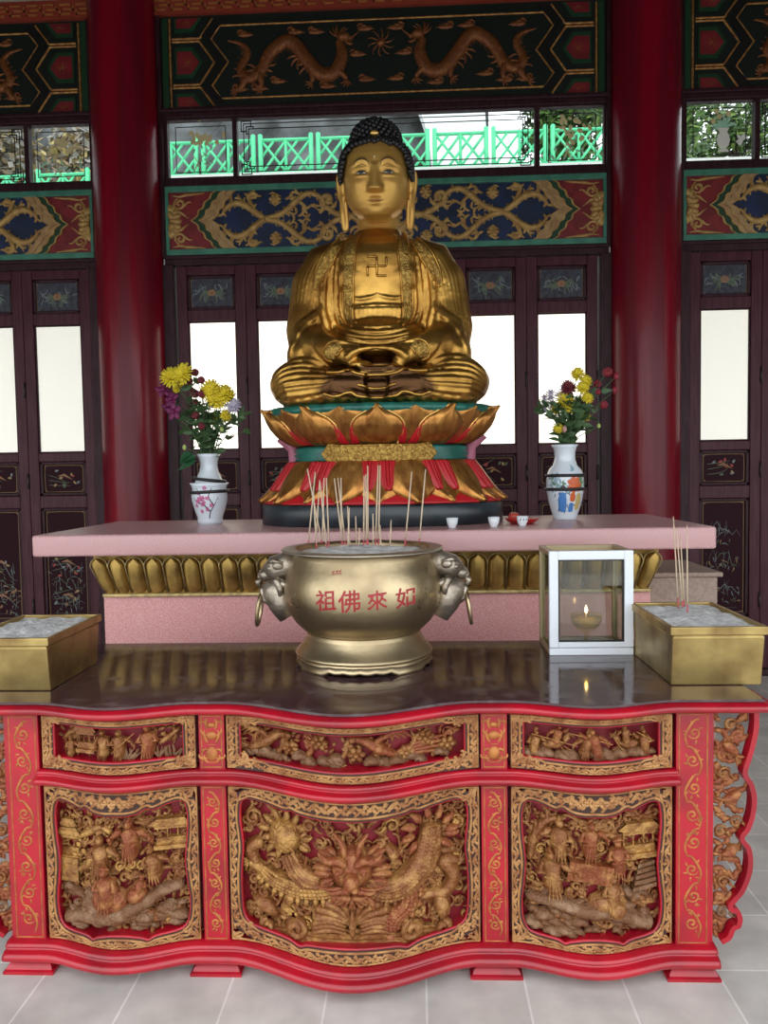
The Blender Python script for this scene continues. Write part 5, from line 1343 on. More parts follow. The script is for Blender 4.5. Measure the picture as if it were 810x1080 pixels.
for s in (-1, 1):
    b = MB(LH); top = [(s*(.038+.060*t), .2315+.0105*sin(PI*t)**.8) for t in [i/16 for i in range(17)]]; bot = [(s*(.038+.060*t), .2315-.0060*sin(PI*t)**.9) for t in [i/16 for i in range(17)]]
    b.grid([[onhead(x, z, .0022) for x, z in top], [onhead((p[0]+q[0])/2, (p[1]+q[1])/2, .0034) for p, q in zip(top, bot)], [onhead(x, z, .0022) for x, z in bot]])
    e = b.build('eye', m_eyew, head)
    b = MB(LH); c0 = onhead(s*.068, .2345, .0055)
    for k in range(1): b.ell(c0, (.0105, .003, .0105), 12, 6)
    b.build('pupil', m_ink, e)
    b = MB(LH); b.tube([onhead(x, z, .003) for x, z in top], [.001, .0036, .0036, .0015], 6); b.tube([onhead(x, z, .003) for x, z in bot], [.0006, .0018, .0006], 6); b.build('eyelid_line', m_ink, e)
    b = MB(LH); b.tube([onhead(s*x, z, .002) for x, z in crom([(.026, .262), (.038, .287), (.064, .300), (.092, .290), (.108, .270)], 6)], [.001, .0028, .0028, .0012], 6); b.build('eyebrow', m_ink, head)
    b = MB(LH); b.tube([onhead(s*x, z, .002) for x, z in crom([(.040, .262), (.064, .274), (.090, .265)], 6)], [.0008, .0016, .0008], 6); b.build('lid_crease', m_worn, head)
b = MB(LH); b.tube([onhead(x, z, .002) for x, z in crom([(-.040, .104), (-.020, .1005), (0, .1025), (.020, .1005), (.040, .104)], 6)], [.001, .0028, .0028, .001], 6)
b.build('lip_line', m_lip, head)
b = MB(LH); b.ell(onhead(0, .306, .002), .0055, 10, 6); b.build('forehead_pearl', mat('pearl', (.7, .62, .4), .25), head)
# ---- black snail-shell curls
m_hair = mat('black_curls', (0.008, 0.008, 0.010), 0.42)
HC = Vector((0, .020, HZ+.235))
def hairR(d):                                                   # direction -> radius of the cap
    return .192+.0*d.z
b = MB(L0); pts = []
def hairline(x): return HZ+.383-.95*abs(x)**2*2.4 if abs(x) < .15 else HZ+.383-2.28*.0225-(abs(x)-.15)*3.6
for i in range(1250):
    k = i+.5; ph = math.acos(1-2*k/1250); th = PI*(1+5**.5)*k
    d = Vector((cos(th)*sin(ph), sin(th)*sin(ph), cos(ph)))
    q_ = (abs(d.x)**2.7+abs(d.y)**2.7+abs(d.z)**2.7)**(-1/2.7); p = HC+Vector((d.x*.186*q_, d.y*.192*q_, d.z*.180*q_))
    if p.y < .06 and p.z < hairline(p.x): continue
    if p.z < HZ+.215: continue
    pts.append((p, .0138))
UC = Vector((0, .035, HZ+.402))
for i in range(300):
    k = i+.5; ph = math.acos(1-2*k/300); th = PI*(1+5**.5)*k
    d = Vector((cos(th)*sin(ph), sin(th)*sin(ph), cos(ph)))
    if d.z < -.15: continue
    pts.append((UC+Vector((d.x*.128, d.y*.115, d.z*.112)), .0134))
b.ell(HC+Vector((0, .012, .0)), (.178, .184, .178), 32, 20); b.ell(UC, (.112, .105, .112), 24, 16)
# keep the cap off the face
b.v = [v if not (v[1]-BY < .02 and v[2]-OZ < hairline(v[0]-BX)-.002) else (v[0], max(v[1], BY+.045), v[2]) for v in b.v]
b.v = [LH(x-BX, y-BY, z-OZ) for x, y, z in b.v]

cap = b.build('hair', m_hair, statue)
b = MB(LH)
for p, r_ in pts: b.ell(p, (r_, r_, r_*1.05), 8, 6)
o = b.build('hair_curls', m_hair, cap); o['kind'] = 'stuff'
b = MB(LH); b.ell((0, UC.y-.128, HZ+.425), (.024, .012, .014), 12, 8); b.build('hair_jewel', m_petal2, cap)
# ------------------------------------------------------------------ brass incense burner
m_burn = mat('old_brass', (0.50, 0.40, 0.245), 0.27, .94, col2=(0.33, 0.255, 0.15), scale=5, lo=.38, hi=.66, bump=.08, bscale=60, r2=.46)
m_burnrim = mat('greyed_brass', (0.50, 0.47, 0.42), 0.42, .8, col2=(0.38, 0.35, 0.31), scale=18)
m_lion = mat('grey_brass_casting', (0.44, 0.38, 0.31), 0.40, .85, col2=(0.27, 0.225, 0.175), scale=16, bump=.3, bscale=60)
m_ash = mat('white_ash', (0.74, 0.74, 0.74), 0.95, col2=(0.52, 0.52, 0.53), scale=35, bump=1.0, bscale=60)
m_redpaint = mat('red_lettering', (0.32, 0.018, 0.022), 0.5)
QX, QY = .012, 2.93
burner = thing('incense_burner', 'large round brass incense burner with red characters and ring handles', 'incense burner', (QX, QY, ZT))
b = MB(); b.lathe([(.16, 1.044), (.205, 1.046), (.232, 1.060), (.262, 1.089), (.288, 1.13), (.301, 1.18), (.303, 1.215), (.296, 1.255), (.281, 1.295), (.268, 1.325), (.265, 1.345), (.272, 1.352), (.300, 1.353), (.309, 1.357), (.308, 1.363), (.258, 1.364), (.252, 1.352), (.252, 1.30)], 96, (QX, QY, 0)); bowl = b.build('bowl', m_burn, burner)
b = MB(); b.lathe([(.258, 1.3645), (.300, 1.3640), (.3095, 1.3600), (.3085, 1.3560), (.285, 1.3515)], 96, (QX, QY, 0)); b.build('rim', m_burnrim, burner)
b = MB()
for i in range(13):
    pass
rows = []
for r_, n in ((.0, 24), (.08, 24), (.15, 24), (.20, 24), (.256, 24)):
    rows.append([(QX+r_*cos(2*PI*j/48), QY+r_*sin(2*PI*j/48), 1.350+.010*noise.noise(Vector((r_*14*cos(2*PI*j/48), r_*14*sin(2*PI*j/48), 2)))+(.006 if r_ < .2 else -.004)) for j in range(48)])
b.grid(rows, True); b.build('ash', m_ash, burner)
b = MB(); b.lathe([(.175, 1.050), (.218, 1.046), (.216, 1.040), (.222, 1.030), (.228, 1.016), (.245, .992), (.258, .978), (.263, .972), (.264, .966), (.258, .962), (.258, .958)], 96, (QX, QY, 0)); b.build('foot_dome', m_burn, burner)
b = MB(); rows = []; NA = 192
for z_ in (0, .25, .5, .75, 1.0):
    row = []
    for j in range(NA):
        a = 2*PI*j/NA; k = (a+PI/2+PI/4) % (PI/2)-PI/4              # feet on the diagonals, scallops between
        foot = abs(abs(k)-PI/4) < .26
        zb = ZT if foot else ZT+.018-.006*abs(sin(k*14))-(.006 if abs(abs(k)-PI/4) < .31 else 0)
        r_ = .2625-.004*sin(PI*z_)
        row.append((QX+r_*cos(a), QY+r_*sin(a), zb+(.960-zb)*z_))
    rows.append(row)
b.grid(rows, True); o = b.build('foot_skirt', m_burn, burner); sd = o.modifiers.new('t', 'SOLIDIFY'); sd.thickness = .014; sd.offset = -1
for s in (-1, 1):
    B = lambda x, y, z: (QX+s*x, QY+y, z)
    b = MB(B)
    b.tube([(.245, 0, 1.315), (.29, 0, 1.30), (.335, 0, 1.285), (.365, 0, 1.262)], [.052, .050, .050, .038], 14)
    b.tube([(.285, 0, 1.10), (.315, 0, 1.15), (.335, 0, 1.20), (.350, 0, 1.24)], [.045, .055, .058, .045], 14)
    b.ell((.375, 0, 1.262), (.030, .038, .026)); b.ell((.396, 0, 1.255), (.013, .022, .014)); b.ell((.358, 0, 1.212), (.030, .032, .020))
    for q in (-1, 1):
        b.ell((.352, q*.034, 1.288), (.014, .012, .013)); b.ell((.320, q*.05, 1.300), (.022, .010, .016)); b.tube([(.36, q*.03, 1.31), (.335, q*.045, 1.318), (.30, q*.05, 1.312)], [.006, .011, .004], 8)
        for k in range(6):
            P = curl(.33-.018*k, 1.25-.012*k, PI+.9-.25*k, .10, (-1)**k*2.5, 8); b.tube([(x, q*(.045+.012*sin(i*.5)), z) for i, (x, z) in enumerate(P)], [.016, .013, .004], 8)
        b.tube([(.39, q*.02, 1.245), (.405, q*.022, 1.235), (.398, q*.022, 1.218)], [.009, .012, .008], 8)
    b.tube([(.348, 0, 1.195), (.372, 0, 1.215), (.388, 0, 1.20), (.385, 0, 1.165), (.362, 0, 1.145)], [.014, .017, .016, .013, .010], 10)
    h = b.build('lion_handle', m_lion, burner)
    b = MB(B); P = []
    for i in range(41):
        a = 2*PI*i/40; P.append((.386+.018*cos(a)*0+.020*(1-cos(a))*.5, .040*sin(a), 1.125+.060*cos(a)))
    b.tube([(x+.010-.02*(1.185-z), y, z) for x, y, z in P], .0072, 10, False); b.build('ring', m_burn, h)
    b = MB(B); b.tube([(.27, y_, z_) for y_, z_ in ((0, 1.345), (0, 1.33))], .02, 8) if False else None
# lettering: read from right to left
def letters(ch, px, py, size, name='lettering', dz=0):
    cu = bpy.data.curves.new('t', 'FONT'); cu.body = ch; cu.size = 1.0; cu.align_x = 'CENTER'; cu.resolution_u = 4; cu.offset = .014
    o = bpy.data.objects.new('t', cu); COL.objects.link(o)
    ev = o.evaluated_get(bpy.context.evaluated_depsgraph_get()); me = ev.to_mesh()
    import bmesh
    bm = bmesh.new(); bm.from_mesh(me); bmesh.ops.triangulate(bm, faces=bm.faces[:]); bmesh.ops.subdivide_edges(bm, edges=[e for e in bm.edges if e.calc_length() > .12], cuts=1, use_grid_fill=False); bmesh.ops.triangulate(bm, faces=bm.faces[:])
    vs_ = [tuple(v.co) for v in bm.verts]; fs = [tuple(v.index for v in f.verts) for f in bm.faces]; bm.verts.index_update(); fs = [tuple(v.index for v in f.verts) for f in bm.faces]; bm.free(); ev.to_mesh_clear()
    bpy.data.objects.remove(o); bpy.data.curves.remove(cu)
    if not vs_: return
    c = at(px, py, QY-.29); xm = (min(v[0] for v in vs_)+max(v[0] for v in vs_))/2; ym = (min(v[1] for v in vs_)+max(v[1] for v in vs_))/2
    b = MB(); P = []
    for x, y, _ in vs_:
        x -= xm; y -= ym; y += .10*x                              # the brush rises to the right
        h = bvb.ray_cast(Vector((c.x+x*size, 1.5, c.z+y*size)), Vector((0, 1, 0)))
        P.append((c.x+x*size, h[0].y-.0012 if h[0] else QY-.29, c.z+y*size))
    k = b.add(P)
    for f in fs: b.face([k+i for i in f])
    b.build(name, m_redpaint, bowl)
bvb = BVHTree.FromPolygons([Vector((v.co.x+QX, v.co.y+QY, v.co.z+ZT)) for v in bowl.data.vertices], [tuple(p.vertices) for p in bowl.data.polygons])
for ch, px, py, sz in (('\u7956', 343, 634, .078), ('\u4f5b', 368.5, 634, .082), ('\u4f86', 398, 633, .072), ('\u5982', 427.5, 632, .074)): letters(ch, px, py, sz)
for k, (px, py) in enumerate(((350.5, 605.5), (354.5, 605), (358, 604.5))):
    b = MB(); c = at(px, py, QY-.295)
    for (dx, dz, ex, ez) in ((-.005, -.008, .004, .009), (-.004, .004, .006, .005), (.001, -.008, .005, .0)):
        pts = [(c.x+dx+(ex-dx)*t, c.z+dz+(ez-dz)*t) for t in (0, .5, 1)]
        b.tube([(x, bvb.ray_cast(Vector((x, 1.5, z)), Vector((0, 1, 0)))[0].y, z) for x, z in pts], [.0012, .0016, .0008], 5)
    b.build('small_lettering', m_redpaint, bowl)

# ------------------------------------------------------------------ joss sticks
m_joss = mat('joss_stick_cream', (0.60, 0.47, 0.33), 0.8); m_jossred = mat('joss_stick_pink', (0.50, 0.10, 0.12), 0.8)
def joss(tx, ty, bx, by, zash, cY, lim, label, group, r=.0033):
    B = atz(bx, by, zash); B.y = min(max(B.y, cY-lim), cY+lim); B = at(bx, by, B.y); B.z = zash-.012
    T = at(tx, ty, B.y+.01)
    b = MB(); b.tube([tuple(B+(T-B)*.12), tuple(B+(T-B)*.5), tuple(T)], [r, r, r*.75], 6); o = b.build('joss_stick', m_joss, origin=tuple(B)); tag(o, label, 'incense stick', group)
    b = MB(); b.tube([tuple(B), tuple(B+(T-B)*.13)], r*1.05, 6); b.build('stick_foot', m_jossred, o)
S_ = [(235, 58, 208, 280), (208, 47, 262, 300), (228, 110, 240, 320), (250, 85, 235, 310), (251, 92, 275, 322), (265, 78, 258, 310), (273, 78, 282, 315), (300, 80, 330, 300), (312, 78, 340, 308), (323, 78, 325, 312), (345, 175, 354, 316), (351, 180, 346, 320), (373, 208, 376, 310), (386, 250, 384, 315), (402, 70, 400, 302), (408, 65, 410, 300), (414, 35, 415, 310), (450, 35, 440, 310), (457, 35, 450, 303), (432, 200, 433, 314), (456, 238, 459, 314), (494, 222, 490, 318), (565, 55, 540, 300), (612, 48, 588, 298)]
S_.sort(key=lambda t: t[0])
ORD = 'first second third fourth fifth sixth seventh eighth ninth tenth eleventh twelfth thirteenth fourteenth fifteenth sixteenth seventeenth eighteenth nineteenth twentieth twenty-first twenty-second twenty-third twenty-fourth'.split()
for i, (tx, ty, bx, by) in enumerate(S_):
    ln = 'short' if by-ty < 150 else 'long'; lean = 'leaning right' if tx-bx > 18 else ('leaning left' if bx-tx > 18 else 'upright')
    joss(260+tx/3.24, 480+ty/3.24, 260+bx/3.24, 480+by/3.24, 1.345, QY, .19, '%s %s cream joss stick in the round burner, %s from its left by tip' % (ln, lean, ORD[i]), 'joss sticks in the round burner')

# ------------------------------------------------------------------ brass ash boxes
m_box = mat('aged_brass_box', (0.45, 0.33, 0.125), 0.34, .9, col2=(0.19, 0.115, 0.045), scale=8, lo=.40, hi=.74, r2=.5, bump=.06, bscale=40)
def ashbox(cx, y0, y1, zt, label, seed):
    root = thing('ash_box', label, 'incense box', (cx, (y0+y1)/2, ZT))
    hb, ht = .146, .156
    b = MB()
    def ring(h_, e, z): return [(cx-h_, y0-e, z), (cx+h_, y0-e, z), (cx+h_, y1+e, z), (cx-h_, y1+e, z)]
    b.smooth = False
    b.grid([ring(hb, 0, ZT), ring(hb+.002, .002, ZT+.004), ring(ht-.006, .022, zt-.036), ring(ht-.010, .018, zt-.030), ring(ht+.003, .030, zt-.028), ring(ht+.003, .030, zt), ring(ht-.012, .014, zt), ring(ht-.012, .014, zt-.04)], True, True, False)
    bevel(b.build('box', m_box, root), .003)
    b = MB(); n = 18; rows = []; X, E = ht-.010, .016
    for i in range(n+1):
        rows.append([(cx-X+2*X*j/n, y0-E+(y1-y0+2*E)*i/n, zt-.012+.013*noise.noise(Vector((j*.35+seed, i*.35, 0)))+.008*sin(PI*i/n)*sin(PI*j/n)) for j in range(n+1)])
    b.grid(rows); b.build('ash', m_ash, root)
ashbox(1.212, 2.575, 3.0, 1.122, 'brass ash box with white ash at the right end of the red table', 1)
ashbox(-1.186, 2.545, 2.93, 1.108, 'brass ash box with white ash at the left end of the red table', 8)
for i, (tx, ty, bx, by) in enumerate(((565, 12, 578, 245), (573, 42, 590, 250), (583, 58, 594, 240), (600, 33, 602, 262))):
    f = lambda x, y: (480+x/2.4545, 540+y/2.4545)
    joss(*f(tx, ty), *f(bx, by), 1.112, 2.78, .2, '%s thin joss stick from the left standing in the right-hand ash box' % ORD[i], 'joss sticks in the right ash box', .0026)

# ------------------------------------------------------------------ glass lamp case
m_wpaint = mat('white_case_paint', (0.74, 0.78, 0.84), 0.35); m_tan = mat('tan_metal', (0.42, 0.33, 0.20), 0.45, .5)
m_cglass = glass('case_glass', (0.80, 0.82, 0.78), .055, .03); m_cglass2 = glass('case_rear_glass', (0.85, 0.86, 0.83), .02, .08)
x0, x1, y0, y1, z0, z1 = .735, 1.060, 3.00, 3.255, ZT, 1.330
case = thing('lamp_case', 'white framed glass lamp case on the red table beside the right ash box', 'lantern', ((x0+x1)/2, (y0+y1)/2, ZT))
b = MB(); f_ = .035
for a, c_, d, e in ((x0, x0+f_, z0+.03, z1), (x1-f_, x1, z0+.03, z1), (x0+f_, x1-f_, z1-f_, z1), (x0, x1, z0, z0+.028), (x0+f_, x1-f_, z0+.03, z0+.052)): b.box(a, c_, y0, y0+.022, d, e)
bevel(b.build('front_frame', m_wpaint, case), .003)
b = MB()
for x in (x0, x1-.022): b.box(x, x+.022, y1-.022, y1, z0, z1); b.box(x, x+.022, y0+.022, y1-.022, z1-.022, z1); b.box(x, x+.022, y0+.022, y1-.022, z0, z0+.022)
b.box(x0+.022, x1-.022, y1-.022, y1, z1-.024, z1); b.box(x0+.022, x1-.022, y1-.022, y1, z0, z0+.022); bevel(b.build('rear_frame', m_tan, case), .003)
b = MB(); b.box(x0+.022, x1-.022, y0+.022, y1-.022, z0+.003, z0+.012); b.build('floor_plate', m_wpaint, case)
b = MB()
for (xa, xb, za, zb) in ((x0+f_, x0+f_+.006, z0+.052, z1-f_), (x1-f_-.006, x1-f_, z0+.052, z1-f_), (x0+f_, x1-f_, z0+.052, z0+.056), (x0+f_, x1-f_, z1-f_-.005, z1-f_)): b.box(xa, xb, y0+.004, y0+.02, za, zb)
b.build('glass_seal', m_blackline, case)
b = MB(); b.box(x0+f_, x1-f_, y0+.009, y0+.013, z0+.052, z1-f_); b.build('front_glass', m_cglass, case)
for x in (x0+.009, x1-.013): b = MB(); b.box(x, x+.004, y0+.022, y1-.022, z0+.022, z1-.022); b.build('side_glass', m_cglass, case)
b = MB(); b.box(x0+.022, x1-.022, y1-.013, y1-.009, z0+.022, z1-.024); b.build('rear_glass', m_cglass2, case)
lx, ly = .905, 3.13; lz = z0+.0125
lamp = thing('oil_lamp', 'small glass oil lamp with a lit wick inside the white framed case', 'oil lamp', (lx, ly, lz))
m_lglass = glass('lamp_glass', (.96, .90, .55), .025); m_oil = mat('lamp_oil', (0.78, 0.48, 0.02), 0.4, spec=.1)
b = MB(); b.lathe([(.0, .0), (.030, .0), (.028, .006), (.010, .012), (.009, .05), (.020, .056), (.046, .070), (.060, .092), (.064, .125), (.0615, .125), (.058, .094), (.044, .074), (.0, .062)], 40, (lx, ly, lz)); b.build('bowl', m_lglass, lamp)
b = MB(); b.lathe([(.0, .063), (.043, .075), (.057, .095), (.0595, .112), (.0, .112)], 40, (lx, ly, lz)); b.build('oil', m_oil, lamp)
b = MB(); b.lathe([(.018, .110), (.018, .114), (.005, .115), (.004, .130), (.0, .131)], 16, (lx, ly, lz)); b.build('wick_float', m_tan, lamp)
b = MB(); b.lathe([(.0, .130), (.005, .135), (.0062, .142), (.0035, .152), (.0, .163)], 16, (lx, ly, lz)); b.build('flame', emit('flame', (1.0, .62, .22), 14.0), lamp)

# ------------------------------------------------------------------ vases
m_porc = mat('white_porcelain', (0.62, 0.69, 0.75), 0.14, coat=.4); m_wire = mat('black_strap', (0.014, 0.012, 0.012), 0.5)
m_pink = mat('paint_pink', (.50, .12, .26), .4); m_dkbr = mat('paint_branch', (.03, .025, .03), .4); m_pblue = mat('paint_blue', (.06, .20, .50), .4); m_por = mat('paint_orange_red', (.55, .10, .02), .4)
m_pgr = mat('paint_leaf', (.10, .22, .10), .4); m_pyel = mat('paint_sand', (.50, .38, .14), .4); m_pgrey = mat('paint_blue_grey', (.22, .36, .42), .4)
def rad(prof, z):
    for (r0, a), (r1, b_) in zip(prof, prof[1:]):
        if a <= z <= b_ and b_ > a: return r0+(r1-r0)*(z-a)/(b_-a)
    return prof[-1][0]
VSC = lambda px, Y: px*Y/810.0*1.0
def vase_map(cx, cy, cz, prof): return lambda a, v, w: (cx+(rad(prof, v)+w*.35)*sin(a/.1), cy-(rad(prof, v)+w*.35)*cos(a/.1), cz+v)
vy = 4.12; kx = vy/810
vl = at(222, 553, vy); vl.z = ZS
vase1 = thing('plum_vase', 'white vase with pink plum branch and two black straps, left of the statue', 'vase', tuple(vl))
prof = [(13*kx, 0), (13.3*kx, .02), (13.2*kx, .035), (16*kx, .075), (18.7*kx, .125), (19*kx, .15), (18.2*kx, .19), (18.6*kx, .205), (20.8*kx, .222)]
b = MB(); b.lathe([(0, 0)]+prof+[(20*kx, .223), (17*kx, .212), (15.5*kx, .212), (14.6*kx, .232), (13*kx, .25), (10*kx, .285), (9.2*kx, .31), (9.4*kx, .335), (11*kx, .36), (12.7*kx, .378), (12.0*kx, .379), (9*kx, .35), (8*kx, .31), (0, .29)], 56, tuple(vl)); b.build('body', m_porc, vase1)
b = MB(vase_map(vl.x, vl.y, vl.z, prof))
for P in ([(.02, .03), (.03, .07), (.05, .10), (.075, .15)], [(.03, .07), (-.01, .11), (-.03, .16), (-.06, .20)], [(.05, .10), (.02, .15), (.04, .2)], [(-.01, .11), (-.05, .12), (-.08, .15)]): b.rt(crom(P, 5), [.005, .0035, .0015], 0, .4)
b.build('plum_branch', m_dkbr, vase1)
b = MB(vase_map(vl.x, vl.y, vl.z, prof)); r = random.Random(4)
for k in range(16):
    u, v = r.gauss(-.02, .035), r.gauss(.13, .03)
    for q in range(5): b.dome(u+.008*cos(q*1.256), v+.007*sin(q*1.256), .0065, .005, 0, .002, q*1.256, 6, 2)
b.build('plum_blossom', m_pink, vase1)
for zc, rr_, tl in ((.175, 20.0*kx, 0.04), (.240, 16.5*kx, -.12)):
    b = MB(); b.tube([(vl.x+rr_*cos(2*PI*i/40), vl.y+rr_*sin(2*PI*i/40), vl.z+zc+tl*rr_*cos(2*PI*i/40)) for i in range(41)], .0085, 8, False); b.build('strap', m_wire, vase1)
vr = at(596, 548.5, vy); vr.z = ZS
vase2 = thing('figure_vase', 'blue white vase painted with robed figures, two black straps, right of the statue', 'vase', tuple(vr))
prof2 = [(12.5*kx, 0), (12.2*kx, .012), (14*kx, .04), (17.5*kx, .10), (19.3*kx, .155), (19.4*kx, .20), (18.8*kx, .235), (16.5*kx, .262), (12.5*kx, .285), (11*kx, .31), (10.6*kx, .335), (11*kx, .36), (12*kx, .378), (14*kx, .394)]
b = MB(); b.lathe([(0, 0)]+prof2+[(13.2*kx, .394), (10*kx, .37), (9.5*kx, .33), (0, .3)], 56, tuple(vr)); b.build('body', m_porc, vase2)
vm = vase_map(vr.x, vr.y, vr.z, prof2); r = random.Random(2)
def vp(name, mm, fn): b = MB(vm); fn(b); b.build(name, mm, vase2)
C3 = lambda P: crom(P, 5)
vp('blue_robe', m_pblue, lambda b: b.rt(C3([(-.040, .040), (-.036, .075), (-.034, .110), (-.030, .145)]), [.026, .030, .027, .016], 0, .12, 7))
vp('blue_sash', m_pblue, lambda b: b.rt(C3([(.020, .040), (.018, .065), (.022, .09)]), [.018, .020, .012], 0, .12, 7))
vp('orange_flower', m_por, lambda b: [b.dome(.035+.026*cos(k*.9), .185+.028*sin(k*.9), .019, .014, 0, .003, k*.9) for k in range(7)]+[b.dome(.035, .185, .018, None, 0, .004)])
vp('orange_robe', m_por, lambda b: b.rt(C3([(.022, .095), (.026, .120), (.022, .142)]), [.015, .019, .012], 0, .12, 7))
vp('painted_leaf', m_pgr, lambda b: [b.rt(curl(.075+r.gauss(0, .02), r.uniform(.165, .225), r.uniform(0, 6), .04, 2, 5), [.004, .010, .002], 0, .2) for k in range(14)]+[b.rt(curl(-.07+r.gauss(0, .02), r.uniform(.17, .22), r.uniform(0, 6), .035, 2, 5), [.003, .008, .002], 0, .2) for k in range(8)])
vp('sand_robe', m_pyel, lambda b: b.rt(C3([(.066, .052), (.066, .085), (.064, .115), (.06, .14)]), [.020, .024, .022, .012], 0, .12, 7))
vp('grey_motif', m_pgrey, lambda b: [b.rt(curl(r.uniform(-.10, -.005), r.uniform(.165, .225), r.uniform(0, 6), .045, 3, 6), [.003, .009, .002], 0, .2) for k in range(18)])
vp('shoulder_motif', m_pgrey, lambda b: [b.rt(curl(.012, .255, .3*k, .05, 3, 6), [.003, .007, .002], 0, .2) for k in range(3)])
vp('dark_outline', m_dkbr, lambda b: [b.rt(curl(r.uniform(-.09, .1), r.uniform(.045, .22), r.uniform(0, 6), .03, 3, 6), [.0015, .0035, .001], 0, .3) for k in range(24)]+[b.dome(-.03, .17, .014, .012, 0, .003), b.dome(.055, .16, .010, .012, 0, .003)])
for zc in (.232, .160):
    rr_ = 19.9*kx if zc < .2 else 19.2*kx
    b = MB(); b.tube([(vr.x+rr_*cos(2*PI*i/40), vr.y+rr_*sin(2*PI*i/40), vr.z+zc) for i in range(41)], .0085, 8, False); b.build('strap', m_wire, vase2)

# ------------------------------------------------------------------ flowers
m_stem = mat('flower_stem', (0.045, 0.085, 0.025), 0.6); m_fl = mat('flower_leaf', (0.035, 0.085, 0.028), 0.55, col2=(0.06, 0.12, 0.04), scale=30)
FM = {'yellow': mat('petal_yellow', (0.66, 0.56, 0.02), 0.6, col2=(0.60, 0.44, 0.015), scale=60), 'magenta': mat('petal_magenta', (0.13, 0.006, 0.06), 0.6), 'dark red': mat('petal_dark_red', (0.13, 0.010, 0.018), 0.6),
      'lilac': mat('petal_lilac', (0.42, 0.39, 0.49), 0.6), 'red': mat('petal_red', (0.20, 0.008, 0.02), 0.55), 'green': mat('bud_green', (.35, .45, .12), .6), 'pink': mat('bud_pink', (.45, .25, .22), .6)}
def bloom(b, c, s, kind, r):
    ax = Vector((r.uniform(-.4, .4), -.8, r.uniform(.0, .7))).normalized(); u = ax.orthogonal().normalized(); v = ax.cross(u)
    if kind == 'mum':
        for lay, (n, el, L) in enumerate(((20, .05, 1.0), (18, .45, .92), (14, .85, .72), (8, 1.2, .46))):
            for k in range(n):
                a = 2*PI*(k+.5*(lay % 2))/n+r.uniform(-.1, .1); d = (u*cos(a)+v*sin(a))*cos(el)+ax*sin(el)
                P = [c+d*s*L*.15, c+d*s*L*.65+ax*s*.05, c+d*s*L+ax*s*.02]
                b.tube([tuple(p) for p in P], [s*.06, s*.17, s*.07], 5, flat=.5)
    elif kind == 'rose':
        for lay, (n, rr_, h) in enumerate(((4, .40, .9), (5, .62, .75), (5, .85, .6))):
            for k in range(n):
                a = 2*PI*k/n+lay*.6; d = u*cos(a)+v*sin(a)
                b.ell(c+d*s*rr_*.55, (s*.5, s*.28, s*.5), 7, 5, Matrix((d.cross(ax), d, ax)).transposed())
    elif kind == 'orchid':
        for k in range(5):
            a = 2*PI*k/5+.3; d = u*cos(a)+v*sin(a); b.ell(c+d*s*.6, (s*.38, s*.55, s*.12), 8, 5, Matrix((d.cross(ax), d, ax)).transposed())
        b.ell(c+ax*s*.15, (s*.3,)*3, 7, 5)
    elif kind == 'daisy':
        for k in range(14):
            a = 2*PI*k/14; d = u*cos(a)+v*sin(a); b.tube([tuple(c+d*s*.2), tuple(c+d*s*.7), tuple(c+d*s)], [s*.10, s*.22, s*.08], 5, flat=.35)
        b.ell(c+ax*s*.08, s*.25, 8, 5)
    else: b.ell(c, (s*.7, s*.7, s), 8, 6)
def leaf(b, p, d, L, w, r):
    d = d.normalized(); sd = d.orthogonal(); sd = (Matrix.Rotation(r.uniform(0, 6.28), 3, d) @ sd).normalized(); n_ = d.cross(sd)
    rows = []
    for i in range(7):
        t = i/6; ww = w*(sin(PI*t**.8))+.0004; c = p+d*L*t-n_*L*.25*t*t
        rows.append([tuple(c-sd*ww+n_*ww*.25), tuple(c), tuple(c+sd*ww+n_*ww*.25)])
    b.grid(rows)
def flower(base, px, py, Y, col, kind, s, label, group, r, nleaf=4):
    s *= 1.28 if kind == 'mum' else 1.12
    tip = at(px, py, Y); mid = Vector((base.x+(tip.x-base.x)*.35+r.uniform(-.01, .01), base.y+(tip.y-base.y)*.4, base.z+(tip.z-base.z)*.55))
    root = thing('%s_%s' % (col.replace(' ', '_'), {'mum': 'chrysanthemum', 'rose': 'carnation', 'orchid': 'orchid', 'daisy': 'daisy', 'bud': 'bud'}[kind]), label, 'flower', tuple(base), group)
    P = crom([tuple(base), tuple(mid), tuple(tip)], 8); b = MB(); b.tube(P, [.0032, .0026, .0020], 6); b.build('stem', m_stem, root)
    b = MB(); bloom(b, tip, s, kind, r); b.build('bloom', FM[col], root)
    for k in range(nleaf):
        p = Vector(P[int((.28+.62*k/max(nleaf, 1)+r.uniform(0, .1))*(len(P)-1))]); d = Vector((r.gauss(0, 1), r.gauss(-.2, .7), r.uniform(-.3, .8)))
        b = MB(); leaf(b, p, d, r.uniform(.035, .07), r.uniform(.008, .016), r); b.build('leaf', m_fl, root)
def bouquet(base, Y, items, where, group, seed):
    r = random.Random(seed); cnt = {}; tot = {}
    items = sorted(items, key=lambda t: t[1])
    for it in items: tot[(it[2], it[3])] = tot.get((it[2], it[3]), 0)+1
    for (px, py, col, kind, s) in items:
        k = (col, kind); cnt[k] = cnt.get(k, 0)+1
        nm = {'mum': 'chrysanthemum', 'rose': 'carnation', 'orchid': 'orchid', 'daisy': 'daisy', 'bud': 'bud'}[kind]
        lab = ('%s %s in the %s bouquet, %s of these from the top' % (col, nm, where, ORD[cnt[k]-1])) if tot[k] > 1 else 'only %s %s in the %s bouquet' % (col, nm, where)
        B = Vector((base.x+r.uniform(-.02, .02), base.y+r.uniform(-.02, .02), base.z-.05))
        flower(B, px, py, Y+r.uniform(-.07, .05), col, kind, s, lab, group, r, 5 if kind != 'bud' else 3)
